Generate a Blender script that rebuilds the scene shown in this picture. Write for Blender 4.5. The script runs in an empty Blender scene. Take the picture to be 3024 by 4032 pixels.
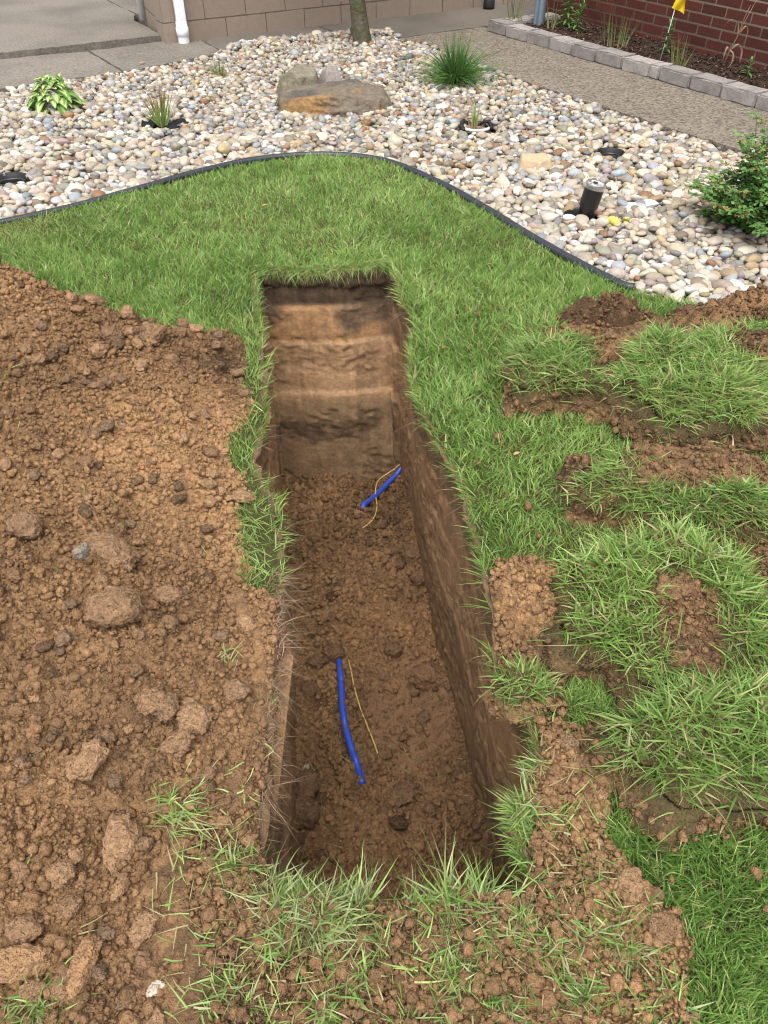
import bpy, bmesh, math, random
import numpy as np
from mathutils import Vector, Matrix, Quaternion

random.seed(7)
rng = np.random.default_rng(11)
SC = bpy.context.scene
COL = SC.collection
R = math.radians

# ------------------------------------------------------------------ camera
cam_d = bpy.data.cameras.new('camera')
cam = bpy.data.objects.new('camera', cam_d)
COL.objects.link(cam)
CAM = np.array([0.0, 0.0, 1.5])
cam.location = CAM
cam.rotation_euler = (R(90 - 42), 0, 0)
cam_d.sensor_fit = 'VERTICAL'
cam_d.sensor_height = 36.0
cam_d.lens = 36.0 * 769 / 1024
cam_d.clip_start = 0.05
cam_d.clip_end = 1000
SC.camera = cam

# ------------------------------------------------------------------ sky, sun, exposure (bright overcast day)
SUN_EL, SUN_AZ = R(66), R(188)      # azimuth clockwise from +Y
world = bpy.data.worlds.new('World')
SC.world = world
world.use_nodes = True
wn, wl = world.node_tree.nodes, world.node_tree.links
sky = wn.new('ShaderNodeTexSky')
sky.sky_type = 'NISHITA'
sky.sun_disc = False
sky.sun_elevation = SUN_EL
sky.sun_rotation = SUN_AZ
sky.air_density = 1.0
sky.dust_density = 4.0
sky.ozone_density = 1.0
hs = wn.new('ShaderNodeHueSaturation')      # a cloud deck is grey, not blue
hs.inputs['Saturation'].default_value = 0.16
wl.new(sky.outputs[0], hs.inputs['Color'])
bg = wn['Background']
bg.inputs['Strength'].default_value = 0.15
wl.new(hs.outputs[0], bg.inputs['Color'])
sun_d = bpy.data.lights.new('sun', 'SUN')
sun_d.energy = 1.4
sun_d.angle = R(60)
sun_d.color = (1.0, 0.95, 0.88)
sun = bpy.data.objects.new('sun', sun_d)
COL.objects.link(sun)
sd = Vector((math.sin(SUN_AZ) * math.cos(SUN_EL), math.cos(SUN_AZ) * math.cos(SUN_EL), math.sin(SUN_EL)))
sun.rotation_euler = sd.to_track_quat('Z', 'Y').to_euler()
sun.location = sd * 30
SC.view_settings.view_transform = 'Standard'
SC.view_settings.look = 'None'
SC.view_settings.gamma = 1
SC.view_settings.use_curve_mapping = False
SC.view_settings.exposure = 0.95
SC.cycles.pixel_filter_type = 'BLACKMAN_HARRIS'
SC.cycles.filter_width = 1.1
SC.cycles.use_adaptive_sampling = True
SC.cycles.adaptive_threshold = 0.025
SC.cycles.max_bounces = 4
SC.cycles.diffuse_bounces = 2
SC.cycles.glossy_bounces = 2
SC.cycles.transmission_bounces = 3
SC.cycles.transparent_max_bounces = 4

# ------------------------------------------------------------------ numeric helpers
def _h(ix, iy, iz, seed):
    n = (ix.astype(np.int64) * 374761393 + iy.astype(np.int64) * 668265263 + iz.astype(np.int64) * 2147483647 + seed * 974634777) & 0xffffffff
    n = ((n ^ (n >> 13)) * 1274126177) & 0xffffffff
    n = ((n ^ (n >> 16)) * 2246822519) & 0xffffffff
    return ((n ^ (n >> 15)) & 0xffffff).astype(np.float64) / 0xffffff

def noise3(x, y, z, seed=0):
    x, y, z = np.broadcast_arrays(np.asarray(x, float), np.asarray(y, float), np.asarray(z, float))
    ix, iy, iz = np.floor(x).astype(np.int64), np.floor(y).astype(np.int64), np.floor(z).astype(np.int64)
    fx, fy, fz = x - ix, y - iy, z - iz
    s = lambda t: t * t * t * (t * (t * 6 - 15) + 10)
    u, v, w = s(fx), s(fy), s(fz)
    r = 0
    for a in (0, 1):
        for b in (0, 1):
            for c in (0, 1):
                r = r + _h(ix + a, iy + b, iz + c, seed) * (u if a else 1 - u) * (v if b else 1 - v) * (w if c else 1 - w)
    return r * 2 - 1

def noise2(x, y, seed=0):
    x, y = np.broadcast_arrays(np.asarray(x, float), np.asarray(y, float))
    ix, iy = np.floor(x).astype(np.int64), np.floor(y).astype(np.int64)
    fx, fy = x - ix, y - iy
    s = lambda t: t * t * t * (t * (t * 6 - 15) + 10)
    u, v = s(fx), s(fy)
    z = np.zeros_like(ix)
    r = 0
    for a in (0, 1):
        for b in (0, 1):
            r = r + _h(ix + a, iy + b, z, seed) * (u if a else 1 - u) * (v if b else 1 - v)
    return r * 2 - 1

def fbm2(x, y, oct=4, seed=0, gain=0.5):
    r, a, t = 0, 1.0, 0
    for k in range(oct):
        r = r + a * noise2(x * 2 ** k + 17.3 * k, y * 2 ** k - 9.1 * k, seed + k)
        t += a
        a *= gain
    return r / t

def fbm3(x, y, z, oct=3, seed=0, gain=0.5):
    r, a, t = 0, 1.0, 0
    for k in range(oct):
        r = r + a * noise3(x * 2 ** k, y * 2 ** k + 5.7 * k, z * 2 ** k, seed + k)
        t += a
        a *= gain
    return r / t

def lumps(x, y, cell, seed, keep=0.7):
    """rounded lumps lying about: height 0..1 and the id of the lump"""
    gx, gy = x / cell, y / cell
    ix, iy = np.floor(gx).astype(np.int64), np.floor(gy).astype(np.int64)
    zero = np.zeros_like(ix)
    best = np.zeros_like(gx)
    wob = 1 + 0.30 * noise2(gx * 2.6, gy * 2.6, seed + 9) + 0.18 * noise2(gx * 6, gy * 6, seed + 10)
    ident = np.zeros_like(gx)
    for a in (-1, 0, 1):
        for b in (-1, 0, 1):
            jx, jy = ix + a, iy + b
            px = jx + _h(jx, jy, zero, seed)
            py = jy + _h(jx, jy, zero, seed + 1)
            rad = 0.35 + 0.5 * _h(jx, jy, zero, seed + 2) ** 1.5
            on = _h(jx, jy, zero, seed + 3) < keep
            dx, dy = gx - px, gy - py
            an = 6.283 * _h(jx, jy, zero, seed + 6)
            ca, sa = np.cos(an), np.sin(an)
            ex, ey = dx * ca + dy * sa, (dy * ca - dx * sa) * (1.0 + 0.5 * _h(jx, jy, zero, seed + 7))
            rr_ = np.maximum(np.maximum(np.abs(ex), np.abs(ey)), (np.abs(ex) + np.abs(ey)) * 0.72) / (rad * wob)
            tl = 1 + (0.9 * ex + 0.5 * ey) / rad * (_h(jx, jy, zero, seed + 8) - 0.3)
            hh = np.where(on, np.clip(1 - rr_ ** 2.6, 0, 1) ** 0.55 * rad * 1.5 * np.clip(tl, 0.3, 1.6), 0)
            m = hh > best
            ident = np.where(m, _h(jx, jy, zero, seed + 5), ident)
            best = np.maximum(best, hh)
    return best, ident

def inpoly(x, y, poly):
    x, y = np.asarray(x, float), np.asarray(y, float)
    r = np.zeros(x.shape, bool)
    n = len(poly)
    for i in range(n):
        x0, y0 = poly[i]
        x1, y1 = poly[(i + 1) % n]
        if y0 == y1:
            continue
        c = ((y0 > y) != (y1 > y)) & (x < (x1 - x0) * (y - y0) / (y1 - y0) + x0)
        r ^= c
    return r

def dpoly(x, y, poly, closed=True):
    """unsigned distance to a polyline"""
    x, y = np.asarray(x, float), np.asarray(y, float)
    best = np.full(x.shape, 1e9)
    n = len(poly)
    for i in range(n if closed else n - 1):
        a, b = np.array(poly[i], float), np.array(poly[(i + 1) % n], float)
        d = b - a
        t = np.clip(((x - a[0]) * d[0] + (y - a[1]) * d[1]) / (d @ d + 1e-12), 0, 1)
        best = np.minimum(best, np.hypot(x - a[0] - t * d[0], y - a[1] - t * d[1]))
    return best

def drim(x, y):
    """distance to the trench rim; points well away from it just get 1"""
    x, y = np.asarray(x, float), np.asarray(y, float)
    out = np.ones(x.shape)
    k = (x > -0.85) & (x < 0.62) & (y > 0.35) & (y < 3.65)
    out[k] = np.minimum(dpoly(x[k], y[k], RIM), 1)
    return out

def in_rim(x, y):
    x, y = np.asarray(x, float), np.asarray(y, float)
    out = np.zeros(x.shape, bool)
    k = (x > -0.85) & (x < 0.62) & (y > 0.35) & (y < 3.65)
    out[k] = inpoly(x[k], y[k], RIM)
    return out

def sstep(a, b, x):
    t = np.clip((x - a) / (b - a), 0, 1)
    return t * t * (3 - 2 * t)

def mix(a, b, t):
    a, b, t = np.asarray(a, float), np.asarray(b, float), np.asarray(t, float)
    return a + (b - a) * t[..., None]

def in_frame(p, pad=0.06):
    p = np.asarray(p, float)
    d = p - CAM
    c, s = math.cos(R(42)), math.sin(R(42))
    dep = d[:, 1] * c - d[:, 2] * s
    up = d[:, 1] * s + d[:, 2] * c
    k = 769 / np.maximum(dep, 0.05)
    u, v = 384 + k * d[:, 0], 512 - k * up
    return (dep > 0.1) & (u > -768 * pad) & (u < 768 * (1 + pad)) & (v > -1024 * pad) & (v < 1024 * (1 + pad)), dep

# ------------------------------------------------------------------ materials
MATS = {}
def mat(name, base=(0.5, 0.5, 0.5), rough=0.8, spec=0.3, attr=None, noise=0.0, nscale=60, bump=0.0, bscale=200, bump2=0.0, b2scale=40,
        metal=0.0, streak=0.0, trans=0.0, objcol=False, rand=0.0, detail=3, bdist=0.002, rampcol=None, rampscale=8, rampw=(0.4, 0.6)):
    if name in MATS:
        return MATS[name]
    m = bpy.data.materials.new(name)
    m.use_nodes = True
    nt = m.node_tree
    N, L = nt.nodes, nt.links
    p = N['Principled BSDF']
    p.inputs['Roughness'].default_value = rough
    p.inputs['Specular IOR Level'].default_value = spec
    p.inputs['Metallic'].default_value = metal
    tc = N.new('ShaderNodeTexCoord')
    geo = N.new('ShaderNodeNewGeometry')
    src = None
    if attr:
        a = N.new('ShaderNodeAttribute')
        a.attribute_name = attr
        src = a.outputs['Color']
    elif objcol:
        a = N.new('ShaderNodeObjectInfo')
        src = a.outputs['Color']
    else:
        a = N.new('ShaderNodeRGB')
        a.outputs[0].default_value = (*base, 1)
        src = a.outputs[0]
    if rampcol is not None:
        nz = N.new('ShaderNodeTexNoise')
        nz.inputs['Scale'].default_value = rampscale
        nz.inputs['Detail'].default_value = 5
        L.new(geo.outputs['Position'], nz.inputs['Vector'])
        rp = N.new('ShaderNodeMapRange')
        rp.inputs[1].default_value, rp.inputs[2].default_value = rampw
        L.new(nz.outputs[0], rp.inputs[0])
        mx = N.new('ShaderNodeMix')
        mx.data_type = 'RGBA'
        L.new(rp.outputs[0], mx.inputs[0])
        L.new(src, mx.inputs[6])
        mx.inputs[7].default_value = (*rampcol, 1)
        src = mx.outputs[2]
    if noise > 0:
        nz = N.new('ShaderNodeTexNoise')
        nz.inputs['Scale'].default_value = nscale
        nz.inputs['Detail'].default_value = detail
        nz.inputs['Roughness'].default_value = 0.7
        L.new(geo.outputs['Position'], nz.inputs['Vector'])
        mr = N.new('ShaderNodeMapRange')
        mr.inputs[1].default_value, mr.inputs[2].default_value = 0.25, 0.75
        mr.inputs[3].default_value, mr.inputs[4].default_value = 1 - noise, 1 + noise
        L.new(nz.outputs[0], mr.inputs[0])
        mx = N.new('ShaderNodeMix')
        mx.data_type = 'RGBA'
        mx.blend_type = 'MULTIPLY'
        mx.inputs[0].default_value = 1
        L.new(src, mx.inputs[6])
        L.new(mr.outputs[0], mx.inputs[7])
        src = mx.outputs[2]
    if streak > 0:
        mp = N.new('ShaderNodeVectorMath')
        mp.operation = 'MULTIPLY'
        mp.inputs[1].default_value = (34, 34, 2.5)
        L.new(geo.outputs['Position'], mp.inputs[0])
        nz = N.new('ShaderNodeTexNoise')
        nz.inputs['Scale'].default_value = 1.0
        nz.inputs['Detail'].default_value = 3
        L.new(mp.outputs[0], nz.inputs['Vector'])
        mr = N.new('ShaderNodeMapRange')
        mr.inputs[1].default_value, mr.inputs[2].default_value = 0.3, 0.7
        mr.inputs[3].default_value, mr.inputs[4].default_value = 1 - streak, 1 + streak
        L.new(nz.outputs[0], mr.inputs[0])
        mx = N.new('ShaderNodeMix')
        mx.data_type = 'RGBA'
        mx.blend_type = 'MULTIPLY'
        mx.inputs[0].default_value = 1
        L.new(src, mx.inputs[6])
        L.new(mr.outputs[0], mx.inputs[7])
        src = mx.outputs[2]
    if rand > 0:
        oi = N.new('ShaderNodeObjectInfo')
        mr = N.new('ShaderNodeMapRange')
        mr.inputs[3].default_value, mr.inputs[4].default_value = 1 - rand, 1 + rand
        L.new(oi.outputs['Random'], mr.inputs[0])
        mx = N.new('ShaderNodeMix')
        mx.data_type = 'RGBA'
        mx.blend_type = 'MULTIPLY'
        mx.inputs[0].default_value = 1
        L.new(src, mx.inputs[6])
        L.new(mr.outputs[0], mx.inputs[7])
        src = mx.outputs[2]
    L.new(src, p.inputs['Base Color'])
    last = None
    for b, s in ((bump, bscale), (bump2, b2scale)):
        if b > 0:
            nz = N.new('ShaderNodeTexNoise')
            nz.inputs['Scale'].default_value = s
            nz.inputs['Detail'].default_value = 2
            nz.inputs['Roughness'].default_value = 0.65
            L.new(geo.outputs['Position'], nz.inputs['Vector'])
            bp = N.new('ShaderNodeBump')
            bp.inputs['Strength'].default_value = b
            bp.inputs['Distance'].default_value = bdist if s > 100 else bdist * 4
            L.new(nz.outputs[0], bp.inputs['Height'])
            if last:
                L.new(last, bp.inputs['Normal'])
            last = bp.outputs[0]
    if last:
        L.new(last, p.inputs['Normal'])
    if trans > 0:
        t = N.new('ShaderNodeBsdfTranslucent')
        L.new(src, t.inputs['Color'])
        ms = N.new('ShaderNodeMixShader')
        ms.inputs[0].default_value = trans
        L.new(p.outputs[0], ms.inputs[1])
        L.new(t.outputs[0], ms.inputs[2])
        L.new(ms.outputs[0], N['Material Output'].inputs['Surface'])
    MATS[name] = m
    return m

M_SOIL = mat('soil', attr='Col', rough=0.95, spec=0.12, noise=0.34, nscale=150, bump=1.0, bscale=240, bump2=0.4, b2scale=80, bdist=0.006)
M_WALL = mat('cut_soil', attr='Col', rough=0.85, spec=0.22, noise=0.26, nscale=60, bump=0.8, bscale=150, bdist=0.005, streak=0.09)
M_GRASS = mat('grass', attr='Col', rough=0.42, spec=0.5, trans=0.30)
M_STONE = mat('river_stone', attr='Col', rough=0.62, spec=0.35, noise=0.13, nscale=55, bump=0.12, bscale=140)
M_STONE1 = mat('river_stone_single', objcol=True, rough=0.62, spec=0.35, noise=0.16, nscale=55, bump=0.12, bscale=140)
M_CLOD = mat('clod_soil', objcol=True, rough=0.95, spec=0.12, noise=0.36, nscale=90, bump=1.0, bscale=230, bump2=0.6, b2scale=80, bdist=0.007)
M_LEAF = mat('leaf', attr='Col', rough=0.42, spec=0.4, trans=0.22)

# ------------------------------------------------------------------ mesh helpers
def build_mesh(name, V, tris=None, quads=None, smooth=False, col=None):
    V = np.ascontiguousarray(V, dtype=np.float32).reshape(-1, 3)
    me = bpy.data.meshes.new(name)
    me.vertices.add(len(V))
    me.vertices.foreach_set('co', V.ravel())
    loops, tot = [], []
    if quads is not None and len(quads):
        q = np.asarray(quads, np.int32)
        loops.append(q.ravel())
        tot.append(np.full(len(q), 4, np.int32))
    if tris is not None and len(tris):
        t = np.asarray(tris, np.int32)
        loops.append(t.ravel())
        tot.append(np.full(len(t), 3, np.int32))
    loops, tot = np.concatenate(loops), np.concatenate(tot)
    me.loops.add(len(loops))
    me.loops.foreach_set('vertex_index', loops)
    me.polygons.add(len(tot))
    me.polygons.foreach_set('loop_start', np.concatenate([[0], np.cumsum(tot)[:-1]]).astype(np.int32))
    if smooth:
        me.polygons.foreach_set('use_smooth', np.ones(len(tot), bool))
    me.update(calc_edges=True)
    if col is not None:
        c = np.ones((len(V), 4), np.float32)
        c[:, :3] = np.asarray(col, np.float32)
        at = me.color_attributes.new('Col', 'FLOAT_COLOR', 'POINT')
        at.data.foreach_set('color', c.ravel())
    return me

def link(name, me, m=None, parent=None, loc=None, rot=None):
    o = bpy.data.objects.new(name, me)
    COL.objects.link(o)
    if m is not None and me is not None and len(me.materials) == 0:
        me.materials.append(m)
    if parent is not None:
        o.parent = parent
    if loc is not None:
        o.location = loc
    if rot is not None:
        o.rotation_euler = rot
    return o

def tag(o, label=None, cat=None, group=None, kind=None):
    if label:
        o['label'] = label
    if cat:
        o['category'] = cat
    if group:
        o['group'] = group
    if kind:
        o['kind'] = kind
    return o

def empty(name, loc=(0, 0, 0), rz=0.0):
    o = bpy.data.objects.new(name, None)
    COL.objects.link(o)
    o.location = loc
    o.rotation_euler = (0, 0, rz)
    return o

class MB:
    """collects simple shapes into one mesh"""
    def __init__(s):
        s.V, s.T, s.Q, s.C, s.n = [], [], [], [], 0
    def add(s, V, T=None, Q=None, C=None):
        V = np.asarray(V, float).reshape(-1, 3)
        s.V.append(V)
        if T is not None and len(T):
            s.T.append(np.asarray(T, int) + s.n)
        if Q is not None and len(Q):
            s.Q.append(np.asarray(Q, int) + s.n)
        c = np.ones((len(V), 3)) * 0.5 if C is None else np.broadcast_to(np.asarray(C, float), (len(V), 3))
        s.C.append(c)
        s.n += len(V)
        return s
    def box(s, x0, x1, y0, y1, z0, z1, C=None):
        V = [(x, y, z) for z in (z0, z1) for y in (y0, y1) for x in (x0, x1)]
        return s.add(V, Q=[(0, 2, 3, 1), (4, 5, 7, 6), (0, 1, 5, 4), (2, 6, 7, 3), (0, 4, 6, 2), (1, 3, 7, 5)], C=C)
    def tube(s, pts, rad, n=8, C=None, cap=True):
        pts = np.asarray(pts, float)
        rad = np.broadcast_to(np.asarray(rad, float), (len(pts),))
        tan = np.gradient(pts, axis=0)
        tan /= np.linalg.norm(tan, axis=1)[:, None] + 1e-9
        ref = np.array([0.31, 0.17, 0.93]) if abs(tan[0] @ np.array([0.31, 0.17, 0.93])) < 0.9 else np.array([1.0, 0, 0])
        V = []
        for p, t, r in zip(pts, tan, rad):
            a = ref - t * (ref @ t)
            a /= np.linalg.norm(a)
            b = np.cross(t, a)
            ref = a
            for k in range(n):
                th = 2 * math.pi * k / n
                V.append(p + r * (math.cos(th) * a + math.sin(th) * b))
        Q = [(i * n + k, i * n + (k + 1) % n, (i + 1) * n + (k + 1) % n, (i + 1) * n + k) for i in range(len(pts) - 1) for k in range(n)]
        T = []
        if cap:
            V += [pts[0], pts[-1]]
            e = len(pts) * n
            T = [(e, (k + 1) % n, k) for k in range(n)] + [(e + 1, e - n + k, e - n + (k + 1) % n) for k in range(n)]
        return s.add(V, T, Q, C)
    def lathe(s, prof, n=24, C=None, center=(0, 0, 0), jag=0.0):
        V = []
        for r, z in prof:
            for k in range(n):
                th = 2 * math.pi * k / n
                rr = r * (1 + jag * math.sin(th * 5 + z * 40) * 0.5 + jag * (random.random() - 0.5))
                V.append((center[0] + rr * math.cos(th), center[1] + rr * math.sin(th), center[2] + z))
        Q = [(i * n + k, i * n + (k + 1) % n, (i + 1) * n + (k + 1) % n, (i + 1) * n + k) for i in range(len(prof) - 1) for k in range(n)]
        return s.add(V, None, Q, C)
    def mesh(s, name, smooth=False):
        return build_mesh(name, np.concatenate(s.V), np.concatenate(s.T) if s.T else None, np.concatenate(s.Q) if s.Q else None, smooth, np.concatenate(s.C))
    def build(s, name, m, parent=None, smooth=False, loc=None, rot=None):
        return link(name, s.mesh(name, smooth), m, parent, loc, rot)

def bevelled_box(name, sx, sy, sz, bev, rough=0.0, seg=1, cuts=0, seed=0):
    bm = bmesh.new()
    bmesh.ops.create_cube(bm, size=1)
    bmesh.ops.scale(bm, vec=(sx, sy, sz), verts=bm.verts)
    if cuts:
        bmesh.ops.subdivide_edges(bm, edges=[e for e in bm.edges if e.calc_length() > max(sx, sy, sz) * 0.7], cuts=cuts, use_grid_fill=True)
    bmesh.ops.bevel(bm, geom=[e for e in bm.edges if len(e.link_faces) == 2 and e.calc_face_angle(0) > 0.5], offset=bev, segments=seg, affect='EDGES')
    rr = random.Random(seed)
    for v in bm.verts:
        v.co += Vector((rr.uniform(-1, 1), rr.uniform(-1, 1), rr.uniform(-1, 1))) * rough
    me = bpy.data.meshes.new(name)
    bm.to_mesh(me)
    bm.free()
    return me

ICO = {}
def ico(level):
    if level not in ICO:
        bm = bmesh.new()
        bmesh.ops.create_icosphere(bm, subdivisions=level + 1, radius=1)
        V = np.array([v.co[:] for v in bm.verts])
        T = np.array([[v.index for v in f.verts] for f in bm.faces])
        bm.free()
        ICO[level] = (V, T)
    return ICO[level]

def rock_shape(level, seed, planes=9, sharp=0.35, rough=0.08, freq=1.7, rough2=0.0):
    """unit lump: a few cut planes blended with a sphere, plus noise"""
    V, T = ico(level)
    rs = np.random.default_rng(seed)
    n = rs.normal(size=(planes, 3))
    n /= np.linalg.norm(n, axis=1)[:, None]
    d = rs.uniform(0.62, 1.0, planes)
    dots = V @ n.T
    r = np.min(np.where(dots > 0.05, d[None] / np.maximum(dots, 0.05), 3.0), axis=1)
    r = np.minimum(r, 1.25)
    r = (1 - sharp) * 1.0 + sharp * r
    r = r * (1 + rough * fbm3(V[:, 0] * freq + seed, V[:, 1] * freq, V[:, 2] * freq, 3, seed))
    if rough2:
        r = r * (1 + rough2 * noise3(V[:, 0] * 7, V[:, 1] * 7 + seed, V[:, 2] * 7, seed + 3))
    return V * r[:, None], T

def rotmats(n, tilt, rs):
    """random turn about z after a random tilt up to `tilt` radians"""
    a = rs.uniform(0, 2 * math.pi, n)
    ax = rs.uniform(0, 2 * math.pi, n)
    t = rs.normal(0, tilt, n)
    K = np.zeros((n, 3, 3))
    u = np.stack([np.cos(ax), np.sin(ax), np.zeros(n)], 1)
    c, s = np.cos(t), np.sin(t)
    I = np.eye(3)[None]
    K[:, 0, 2], K[:, 1, 2], K[:, 2, 0], K[:, 2, 1] = u[:, 1], -u[:, 0], -u[:, 1], u[:, 0]
    Rt = c[:, None, None] * I + s[:, None, None] * K + (1 - c)[:, None, None] * u[:, :, None] * u[:, None, :]
    Rz = np.zeros((n, 3, 3))
    Rz[:, 0, 0], Rz[:, 0, 1], Rz[:, 1, 0], Rz[:, 1, 1], Rz[:, 2, 2] = np.cos(a), -np.sin(a), np.sin(a), np.cos(a), 1
    return Rt @ Rz

def scatter_mesh(name, pos, scale, rot, var, shapes, col, smooth):
    Vs, Ts, Cs, off = [], [], [], 0
    for k, (SV, ST) in enumerate(shapes):
        i = np.nonzero(var == k)[0]
        if not len(i):
            continue
        v = SV[None] * scale[i][:, None, :]
        v = np.einsum('nij,nmj->nmi', rot[i], v) + pos[i][:, None, :]
        Vs.append(v.reshape(-1, 3))
        Ts.append((ST[None] + (np.arange(len(i)) * len(SV))[:, None, None]).reshape(-1, 3) + off)
        Cs.append(np.repeat(col[i], len(SV), axis=0))
        off += len(i) * len(SV)
    return build_mesh(name, np.concatenate(Vs), np.concatenate(Ts), None, smooth, np.concatenate(Cs))

def blades(base, d, h, w, bend, col, tipcol=None, basecol=None, nseg=3, rs=rng, flat=None):
    """tapered, curved leaves of grass as arrays (V, T, Q, C)"""
    base, d, bend = np.asarray(base, float), np.asarray(d, float), np.asarray(bend, float)
    n = len(base)
    h, w = np.broadcast_to(h, (n,)), np.broadcast_to(w, (n,))
    d = d / (np.linalg.norm(d, axis=1)[:, None] + 1e-9)
    az = rs.uniform(0, 2 * math.pi, n)
    ref = np.stack([np.cos(az), np.sin(az), 0.25 * np.ones(n)], 1) if flat is None else flat
    side = np.cross(d, ref)
    side /= np.linalg.norm(side, axis=1)[:, None] + 1e-9
    ts = np.linspace(0, 1, nseg + 1)
    tipcol = col if tipcol is None else tipcol
    basecol = col if basecol is None else basecol
    V = np.zeros((n, 2 * nseg + 1, 3))
    C = np.zeros((n, 2 * nseg + 1, 3))
    for k, t in enumerate(ts):
        p = base + (d * t + bend * t * t) * h[:, None]
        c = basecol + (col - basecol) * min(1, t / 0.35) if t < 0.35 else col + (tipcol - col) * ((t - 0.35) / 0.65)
        if k < nseg:
            wd = (w * (1 - t ** 2.2) * (0.8 + 0.2 * math.sin(math.pi * min(1, t + 0.25))) * 0.5)[:, None]
            V[:, 2 * k], V[:, 2 * k + 1] = p - side * wd, p + side * wd
            C[:, 2 * k] = C[:, 2 * k + 1] = c
        else:
            V[:, 2 * k] = p
            C[:, 2 * k] = c
    m = 2 * nseg + 1
    q = np.array([(2 * k, 2 * k + 1, 2 * k + 3, 2 * k + 2) for k in range(nseg - 1)])
    o = (np.arange(n) * m)
    Q = (q[None] + o[:, None, None]).reshape(-1, 4)
    T = (np.array([[m - 3, m - 2, m - 1]])[None] + o[:, None, None]).reshape(-1, 3)
    return V.reshape(-1, 3), T, Q, C.reshape(-1, 3)

def extrude_poly(name, poly, z0, z1, bev=0.006, jitter=0.0, step=0.12, seed=3):
    """a slab with a slightly worn edge; edges are cut to `step` so the rim can wander"""
    rr = random.Random(seed)
    pts = []
    n = len(poly)
    for i in range(n):
        a, b = Vector(poly[i]), Vector(poly[(i + 1) % n])
        L = (b - a).length
        k = max(1, min(60, int(L / step)))
        for j in range(k):
            p = a.lerp(b, j / k)
            if j and jitter:
                nn = Vector((-(b - a).y, (b - a).x)) / L
                p = p + nn * rr.uniform(-jitter, jitter)
            pts.append(p)
    bm = bmesh.new()
    vs = [bm.verts.new((p.x, p.y, z1)) for p in pts]
    f = bm.faces.new(vs)
    f.normal_update()
    if f.normal.z < 0:
        f.normal_flip()
    if bev:
        bmesh.ops.inset_region(bm, faces=[f], thickness=bev, depth=0)
        for v in vs:
            v.co.z -= bev * (0.6 + 0.8 * rr.random())
    lo = [bm.verts.new((v.co.x, v.co.y, z0)) for v in vs]
    m = len(vs)
    for i in range(m):
        bm.faces.new((vs[i], lo[i], lo[(i + 1) % m], vs[(i + 1) % m]))
    bmesh.ops.recalc_face_normals(bm, faces=bm.faces)
    me = bpy.data.meshes.new(name)
    bm.to_mesh(me)
    bm.free()
    return me

# ================================================================== LAYOUT (metres; camera stands at the origin)
RIM_R = [(0.044, 3.36), (0.060, 3.03), (0.120, 2.80), (0.092, 2.57), (0.098, 2.29), (0.150, 2.12), (0.178, 1.99), (0.235, 1.80),
         (0.240, 1.62), (0.275, 1.38), (0.268, 1.17), (0.275, 1.04), (0.322, 0.93), (0.325, 0.88), (0.275, 0.79), (0.262, 0.64)]
RIM_N = [(0.240, 0.592), (0.15, 0.592), (0.02, 0.578), (-0.115, 0.598), (-0.19, 0.600)]
RIM_L = [(-0.225, 0.640), (-0.243, 0.76), (-0.240, 0.86), (-0.248, 0.975), (-0.240, 1.17), (-0.262, 1.32), (-0.275, 1.49), (-0.325, 1.72),
         (-0.395, 1.90), (-0.406, 2.15), (-0.432, 2.47), (-0.495, 2.79), (-0.562, 3.255)]
RIM_F = [(-0.55, 3.30), (-0.42, 3.275), (-0.27, 3.28), (-0.12, 3.31), (0.0, 3.37)]
RIM = RIM_R + RIM_N + RIM_L + RIM_F
FLOOR_Z = -1.17
def resample(poly, step):
    out = []
    n = len(poly)
    for i in range(n):
        a, b = np.array(poly[i]), np.array(poly[(i + 1) % n])
        k = max(1, int(np.linalg.norm(b - a) / step))
        out += [a + (b - a) * j / k for j in range(k)]
    return np.array(out)
_r = resample(RIM, 0.05)
_a = np.arange(len(_r)) * 1.0
RIM = [tuple(p) for p in _r + 0.013 * np.column_stack([noise2(_a * 0.7, _a * 0, 15), noise2(_a * 0.7, _a * 0 + 9, 16)])]
def x_left(y):
    a = np.array(RIM_L)
    return np.interp(y, a[:, 1], a[:, 0])
def x_right(y):
    a = np.array(RIM_R)[::-1]
    return np.interp(y, a[:, 1], a[:, 0])
EDGE = [(-4.2, 2.45), (-3.2, 3.0), (-2.5, 3.41), (-1.914, 3.807), (-1.633, 4.022), (-1.336, 4.291), (-1.054, 4.549), (-0.738, 4.774), (-0.361, 4.875), (0.001, 4.749),
        (0.308, 4.363), (0.527, 3.991), (0.715, 3.636), (0.884, 3.351), (1.026, 3.14), (1.12, 3.075), (1.30, 2.98), (1.54, 2.80), (2.4, 2.3), (3.6, 1.7)]
BEDF = [(-6.0, 4.35), (-2.888, 6.432), (-2.473, 6.74), (-2.0, 7.06), (-1.588, 7.46), (-1.276, 7.74), (-0.806, 8.02), (-0.40, 8.22), (0.0, 8.32), (0.11, 8.20),
        (0.379, 8.016), (0.821, 7.167), (1.279, 6.366), (1.778, 5.615), (2.191, 5.007)]
BEDF_R = [(2.62, 5.26), (4.5, 6.4)]
BED = EDGE + [(4.6, 2.0)] + [(4.6, 6.3)] + BEDF_R[::-1][1:] + BEDF[::-1] + [(-6.0, 2.3)]
WU, WN = np.array([0.8577, 0.5141]), np.array([-0.5141, 0.8577])   # along and behind the garage wall
HEAP_Y = 2.62

def heap_foot(y):
    return np.where(y > 0.75, x_left(y) - 0.075 + 0.045 * sstep(1.35, 1.15, y), -0.36 + 0.05 * sstep(0.75, 0.4, y))

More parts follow.
